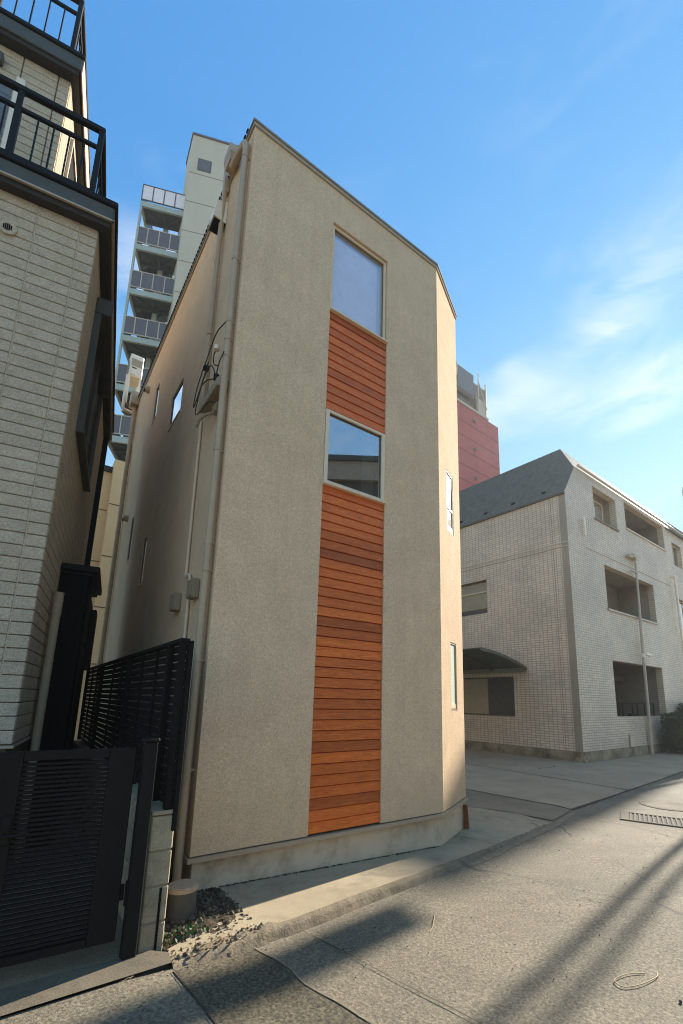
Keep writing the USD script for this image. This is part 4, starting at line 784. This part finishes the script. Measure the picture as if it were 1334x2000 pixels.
TB.part('plinth', cat([bx(-.05, .25, -.05, Yd, -.5, .078), bx(.251, 4.55, -.05, .25, -.5, .078), bx(4.551, 29, -.02, .25, -.5, .078)]), M['plinth'])
TB.part('rear_wall', cat([bx(.3, 29, 13.7, 14, -.3, 9.4), bx(28.75, 29, .4, 13.6, -.3, 10)]), M['tilegray'])
roof = cat([hull([(-.05, .04, 8.99), (-.05, 14, 8.99), (.9, .04, 10.31), (2.0, 1.05, 11.9), (2.0, 14, 11.9), (.06, .04, 8.93), (.06, 14, 8.93), (1.02, .06, 10.25), (2.1, 1.1, 11.8), (2.1, 14, 11.8)]),
            hull([(.92, .04, 10.315), (29, .04, 10.315), (2.02, 1.05, 11.9), (29, 1.05, 11.9), (29, 14, 11.9), (2.02, 14, 11.9), (.92, 14, 10.315), (29, 14, 10.315)])])
rf = TB.part('roof', roof, M['slate'])
TB.part('eave_trim', bx(-.075, -.005, .0, 14, 8.93, 8.995), M['fascia'], rf)
TB.part('gutter', tube([(.95, -.10, 10.33), (5, -.10, 10.33), (29, -.10, 10.33)], .05, 8), M['railpale'], rf, smooth=50)
for k in range(7): TB.part('snow_guard', bx(.12, .22, .8 + k * 1.3, .95 + k * 1.3, 9.26, 9.34, .01), M['blackmatte'], rf)
def loggia(q, depth, door=None, name='loggia', y0=.25, light='loggia'):
    a, b, c, d = q
    lg = TB.part(name, cat([bx(a - .1, b + .1, y0 + depth, y0 + depth + .08, c - .6, d + .25), bx(a - .1, a - .02, y0 + .002, y0 + depth, c - .6, d + .2), bx(b + .02, b + .1, y0 + .002, y0 + depth, c - .6, d + .2), bx(a - .02, b + .02, y0 + .002, y0 + depth, d + .12, d + .2), bx(a - .02, b + .02, y0 + .002, y0 + depth, c - .6, c - .5)]), M[light])
    return lg
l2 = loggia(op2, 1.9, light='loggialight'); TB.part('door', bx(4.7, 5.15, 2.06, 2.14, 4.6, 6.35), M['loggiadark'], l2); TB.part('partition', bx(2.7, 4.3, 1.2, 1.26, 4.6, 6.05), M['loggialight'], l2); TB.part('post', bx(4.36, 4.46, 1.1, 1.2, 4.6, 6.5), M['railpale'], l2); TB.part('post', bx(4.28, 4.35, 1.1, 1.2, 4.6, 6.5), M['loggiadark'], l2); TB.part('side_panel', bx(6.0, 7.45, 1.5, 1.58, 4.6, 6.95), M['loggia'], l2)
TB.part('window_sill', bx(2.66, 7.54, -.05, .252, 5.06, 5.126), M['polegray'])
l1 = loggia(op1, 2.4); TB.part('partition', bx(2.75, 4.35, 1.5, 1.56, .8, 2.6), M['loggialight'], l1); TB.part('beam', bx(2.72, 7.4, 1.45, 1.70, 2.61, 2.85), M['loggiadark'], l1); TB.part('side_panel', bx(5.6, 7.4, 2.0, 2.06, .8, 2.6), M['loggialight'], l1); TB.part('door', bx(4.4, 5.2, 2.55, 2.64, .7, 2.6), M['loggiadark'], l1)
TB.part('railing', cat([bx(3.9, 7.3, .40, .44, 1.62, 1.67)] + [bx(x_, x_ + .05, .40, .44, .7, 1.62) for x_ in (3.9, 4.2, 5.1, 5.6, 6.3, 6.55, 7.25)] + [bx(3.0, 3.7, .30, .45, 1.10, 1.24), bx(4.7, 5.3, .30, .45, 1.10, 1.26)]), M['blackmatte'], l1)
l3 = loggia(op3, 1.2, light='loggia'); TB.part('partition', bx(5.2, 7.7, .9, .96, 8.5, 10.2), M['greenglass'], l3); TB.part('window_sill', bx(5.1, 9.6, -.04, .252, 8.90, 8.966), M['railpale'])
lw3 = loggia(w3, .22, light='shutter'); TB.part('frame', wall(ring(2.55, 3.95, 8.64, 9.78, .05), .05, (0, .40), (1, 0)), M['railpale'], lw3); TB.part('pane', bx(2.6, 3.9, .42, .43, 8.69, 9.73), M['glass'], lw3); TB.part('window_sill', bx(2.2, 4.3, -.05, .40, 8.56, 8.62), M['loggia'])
for q in more:
    wn = TB.part('window', wall(ring(q[0], q[1], q[2], q[3], .05), .06, (0, .27), (1, 0)), M['railpale']); TB.part('pane', bx(q[0] + .05, q[1] - .05, .30, .31, q[2] + .05, q[3] - .05), M['glass_dim'], wn); TB.part('mullion', bx((q[0] + q[1]) / 2 - .03, (q[0] + q[1]) / 2 + .03, .28, .32, q[2] + .05, q[3] - .05), M['railpale'], wn); TB.part('backing', bx(q[0] - .1, q[1] + .1, .5, .55, q[2] - .1, q[3] + .1), M['loggiadark'], wn)
# alley windows
wa = TB.part('window', wall(ring(Yd - win2[1], Yd - win2[0], win2[2], win2[3], .05, b=.05), .06, (.14, Yd), (0, -1)), M['framedark']); TB.part('pane', bx(.17, .18, win2[0] + .05, win2[1] - .05, win2[2] + .22, win2[3] - .05), M['greenglass'], wa); TB.part('transom', bx(.13, .185, win2[0] + .05, win2[1] - .05, 5.93, 5.99), M['curtain2'], wa); TB.part('ledge', bx(.02, .19, win2[0], win2[1], win2[2] + .0, win2[2] + .2), M['loggiadark'], wa)
wb = TB.part('window', wall(ring(Yd - win1[1], Yd - win1[0], win1[2], win1[3], .04), .06, (.14, Yd), (0, -1)), M['framedark']); TB.part('shutter', bx(.15, .2, 3.66, 7.55, win1[2] + .05, win1[3] - .05), M['shutter'], wb); TB.part('pane', bx(.17, .18, win1[0] + .04, 3.655, win1[2] + .04, win1[3] - .04), M['loggiadark'], wb)
for y_ in (.56, .12): TB.part('expansion_joint', bx(-.006, .002, y_ - .012, y_ + .012, .10, 8.9), M['loggialight'])
TB.part('string_course', cat([bx(-.02, .002, .01, 14, 7.12, 7.16), bx(-.02, .002, .01, 14, 6.98, 7.01), bx(1.4, XS, -.02, .002, 7.2, 7.235)]), M['polegray'])
vp = TB.part('vent_pipe', tube([(1.12, -.07, 8.30), (1.14, -.09, 8.2), (1.15, -.09, 7.60)], .045, 10), M['white'], smooth=50)
dp2 = TB.part('downpipe', cat([tube(smoothpath([(10.12, .10, 7.72), (10.14, -.06, 7.74), (10.16, -.10, 7.62), (10.18, -.10, 6.0), (10.2, -.10, .1)], 5), .055, 10), cyl((10.16, -.10, 7.3), .07, .1, 12)]), M['white'], smooth=50)
cn = []
prof = [(0.02, 2.82), (-.6, 3.0), (-1.2, 3.14), (-1.8, 3.24), (-2.3, 3.29), (-2.62, 3.31)]
for (x0, z0), (x1, z1) in zip(prof[:-1], prof[1:]): cn.append(hull([(x0, 1.85, z0), (x1, 1.85, z1), (x0, 1.85, z0 + .03), (x1, 1.85, z1 + .03), (x0, 8, z0), (x1, 8, z1), (x0, 8, z0 + .03), (x1, 8, z1 + .03)]))
cnp = TB.part('canopy', cat(cn), M['steeldark'])
for y_ in (1.86, 3.3, 4.7, 6.2, 7.9): TB.part('rib', cat([hull([(x0, y_ - .03, z0 - .09), (x1, y_ - .03, z1 - .07), (x0, y_ - .03, z0 - .005), (x1, y_ - .03, z1 - .005), (x0, y_ + .03, z0 - .09), (x1, y_ + .03, z1 - .07), (x0, y_ + .03, z0 - .005), (x1, y_ + .03, z1 - .005)]) for (x0, z0), (x1, z1) in zip(prof[:-1], prof[1:])]), M['framedark'], cnp)
TB.part('wall_plate', bx(-.06, .0, 1.85, 8, 2.66, 2.80), M['greenglass'], cnp)
TB.part('notice_plate', hull([(3.5, -.06, .10), (4.1, -.06, .10), (3.5, -.06, .55), (3.72, -.06, .14), (3.5, -.02, .10), (4.1, -.02, .10), (3.5, -.02, .55)]), M['concrete'])

# lamp pole before the tiled building
c2, s2_ = math.cos(math.radians(2.4)), math.sin(math.radians(2.4))
def tb(x, y): return 14.72 + c2 * x - s2_ * y, 8.04 + s2_ * x + c2 * y
lx, ly = tb(5.16, -.12)
LP = Thing('lamp_pole', 'slim grey lamp pole standing against the tiled building', 'lamp pole', (lx, ly, -.23), 2.4, local=True)
LP.part('pole', tube([(0, 0, 0), (.1, 0, 4), (.28, 0, 7.85)], [.06, .055, .045], 12), M['polegray'], smooth=50)
lh = LP.part('lamp_head', cat([bx(-.05, .62, -.10, .10, 7.86, 8.02, .03), bx(-.42, -.051, -.07, .07, 7.80, 7.93, .03)]), M['polegray']); LP.part('lens', bx(.2, .58, -.08, .08, 7.835, 7.859), M['frost'], lh)
LP.part('security_light', cat([bx(.12, .60, -.16, -.02, 3.76, 3.86, .03), cyl((.10, 0, 3.70), .07, .16, 12)]), M['white'])
LP.part('clamp', cat([cyl((.09, 0, 3.42), .075, .05, 12), cyl((.25, 0, 7.2), .06, .06, 12), bx(-.3, .25, -.02, .02, 7.22, 7.26)]), M['polegray'])

# hedges
def crown(c, r, n, seed, size):
    g = np.random.default_rng(seed); d = g.normal(0, 1, (n, 3)); d /= np.linalg.norm(d, axis=1, keepdims=True)
    e = np.sign(d) * np.abs(d) ** .72; e /= np.maximum(np.abs(e).max(1, keepdims=True), 1e-6) ** .45
    rad = (g.uniform(.72, 1.0, (n, 1)) ** .5) * (.86 + .3 * meshkit.fbm(d * 3 + seed, 3, seed)[:, None])
    return leaves(c + e * np.array(r) * rad, size, .55, seed)
def bush(x, y, rx, ry, h, label, seed, n=5200):
    wx, wy = tb(x, y); b = Thing('shrub', label, 'shrub', (wx, wy, -.235), group=None)
    b.local = True
    core = trimesh.creation.icosphere(subdivisions=3, radius=1.0); dv = core.vertices.copy(); e = np.sign(dv) * np.abs(dv) ** .72; e /= np.maximum(np.abs(e).max(1, keepdims=True), 1e-6) ** .45
    e *= (.80 + .16 * meshkit.fbm(dv * 2.5 + seed, 3, seed)[:, None]); core.vertices = e * [rx * .9, ry * .9, h * .46] + [0, 0, h * .53]
    b.part('trunk', cat([tube([(0, 0, -.05), (.02, .01, h * .4), (.0, .03, h * .7)], [.05, .04, .02], 8), tube([(0, 0, .1), (.15, .1, h * .5)], [.03, .015], 6), tube([(0, 0, .1), (-.18, -.05, h * .5)], [.03, .015], 6)]), M['trunk'])
    b.part('crown', cat([core, crown(np.array([0, 0, h * .54]), (rx, ry, h * .5), n, seed, .035)]), M['leaf'])
bush(6.62, -.75, .80, .55, 1.52, 'clipped dark green shrub beside the lamp pole', 21)
bush(9.35, -.60, 1.0, .62, 1.95, 'taller dark green shrub at the right picture edge, set back', 22)
bush(8.35, -.95, .62, .5, .95, 'low green shrub in front of the taller one at the right picture edge', 23, 3000)

# drain grate and manhole
ang = math.degrees(math.atan2(3.368 - 4.081, 9.129 - 8.818))
DG = Thing('drain_grate', 'pale metal road drain grate with dark slots near the right edge', 'drain grate', (8.82, 4.08, road_z(8.8) + .004), ang, local=True)
DG.part('frame', cat([bx(0, 2.4, -.05, 0, -.02, .014, .003), bx(0, 2.4, -.66, -.61, -.02, .014, .003), bx(-.12, 0, -.66, 0, -.02, .014, .003), bx(2.4, 2.45, -.66, 0, -.02, .014)]), M['galv'])
for k in range(37): DG.part('bar', bx(.012 + k * .065, .042 + k * .065, -.609, -.051, -.015, .011, .003), M['galv'])
DG.part('pit', bx(0, 2.4, -.61, -.05, -.010, -.002), M['darkhole'])
MH = Thing('manhole_cover', 'round pale-rimmed manhole cover in the road beyond the drain grate', 'manhole cover', (10.1, 3.95, road_z(10) + .003), local=True)
MH.part('rim', trimesh.creation.annulus(.40, .47, .012), M['galv']); MH.part('lid', cat([cyl((0, 0, 0), .395, .008, 40)] + [trimesh.creation.annulus(r, r + .02, .012) for r in (.12, .22, .31)]), M['conc_dark'])

# ------------------------------------------------------------------ beyond the frame: far house, the far tower that shades the alley, the twin-pole sign, houses across the street
FH = Thing('far_house', 'small hip-roofed grey house far beyond the tiled building, right edge', 'house', (50, 17, 0))
FH.part('wall', bx(44.5, 60, 15.6, 24, -.3, 16.8), M['tower']); FH.part('roof', hull([(44, 15.1, 16.8), (60.5, 15.1, 16.8), (60.5, 24.5, 16.8), (44, 24.5, 16.8), (47, 18.5, 19.6), (58, 18.5, 19.6), (47, 20.5, 19.6), (58, 20.5, 19.6)]), M['signback'])
for k in range(4):
    w_ = FH.part('window', bx(45.5 + 3.4 * k, 47.2 + 3.4 * k, 15.57, 15.6, 13.2, 14.8), M['framedark']); FH.part('pane', bx(45.6 + 3.4 * k, 47.1 + 3.4 * k, 15.56, 15.569, 13.3, 14.7), M['glass_dim'], w_)
PT = Thing('slender_block', 'slender apartment block farther down the street, out of the picture', 'apartment block', (60, 13.25, 0), 10.0, local=True)
PT.part('wall', bx(0, 9, 0, 4, -.3, 26.4), M['apart']); PT.part('roof', bx(-.1, 9.1, 0, 4.1, 26.4, 26.7), M['fascia'])
for k in range(8):
    for j in range(3):
        w_ = PT.part('window', bx(.6 + 2.8 * j, 2.2 + 2.8 * j, -.02, -.001, 2 + 3 * k, 3.6 + 3 * k), M['framedark']); PT.part('pane', bx(.7 + 2.8 * j, 2.1 + 2.8 * j, -.03, -.021, 2.1 + 3 * k, 3.5 + 3 * k), M['glass_dim'], w_)
SG = Thing('street_sign', 'tall twin-pole hanging street sign down the road, out of the picture', 'sign', (22, 5.3, -.24))
SG.part('pole', tube([(22, 5.36, -.24), (22, 5.36, 5), (22, 5.36, 10.9)], .062, 12), M['polegray'], smooth=50); SG.part('pole', tube([(22, 5.13, -.24), (22, 5.13, 5), (22, 5.13, 10.9)], .05, 12), M['polegray'], smooth=50)
SG.part('arm', cat([bx(21.95, 22.05, 5.05, 6.7, 10.8, 10.88), bx(21.97, 22.03, 5.4, 6.4, 10.1, 10.15)]), M['polegray']); SG.part('sign_panel', bx(21.9, 22.1, 6.30, 6.72, 8.95, 10.78, .03), M['framewhite'])
def facing_house(label, loc, rot, w, d, h, storeys, mm):
    """Local frame: x along the front (0..w), the front faces +y, the house lies at y < 0."""
    O = Thing('facing_house', label, 'house', loc, rot, local=True)
    O.part('wall', bx(0, w, -d, 0, -.5, h - .95), M[mm]); rb = O.part('roof_band', bx(-.12, w + .12, -d - .1, .14, h - .949, h - .20), M['oppband']); O.part('roof_edge', bx(-.2, w + .2, -d - .2, .24, h - .199, h), M['fascia'], rb)
    O.part('band_line', bx(0, w, .001, .05, h - 1.9, h - 1.82), M['fascia'])
    for fl in range(storeys):
        for k in range(int(w / 3.2)):
            x0 = .7 + 3.2 * k; z0 = 1.0 + 2.9 * fl
            w_ = O.part('window', wall(ring(0, 1.7, z0, z0 + 1.3, .05), .05, (x0 + 1.7, .045), (-1, 0)), M['framedark']); O.part('pane', bx(x0 + .04, x0 + 1.66, .004, .012, z0 + .04, z0 + 1.26), M['panelgray'], w_); O.part('mullion', bx(x0 + .83, x0 + .87, .013, .04, z0 + .05, z0 + 1.25), M['framedark'], w_)
    d_ = O.part('door', bx(w - .95, w - .1, .001, .04, -.1, 1.95), M['fascia']); O.part('handle', bx(w - .9, w - .86, .041, .08, .9, 1.1), M['galv'], d_)
facing_house('cream two-storey house behind the open lot across the street, behind the viewer', (-16, -13.5, 0), 0.0, 17.5, 8, 6.5, 2, 'opphouse')
facing_house('dark brown house with a pale roof band across the street behind the viewer', (5.4, -7.4, 0), 35.0, 9.0, 8, 10.6, 3, 'oppdark')

# ------------------------------------------------------------------ the sunlit air of the street
hz = usdkit.material(stage, '/World/Looks/haze', {"v": ("principled_volume", {"color": (.97, .96, .94), "density": HAZE, "anisotropy": .40})}, [], volume="v.volume")
single('haze', bx(-420, 520, -420, 520, -2.2, 46), hz, kind='stuff')
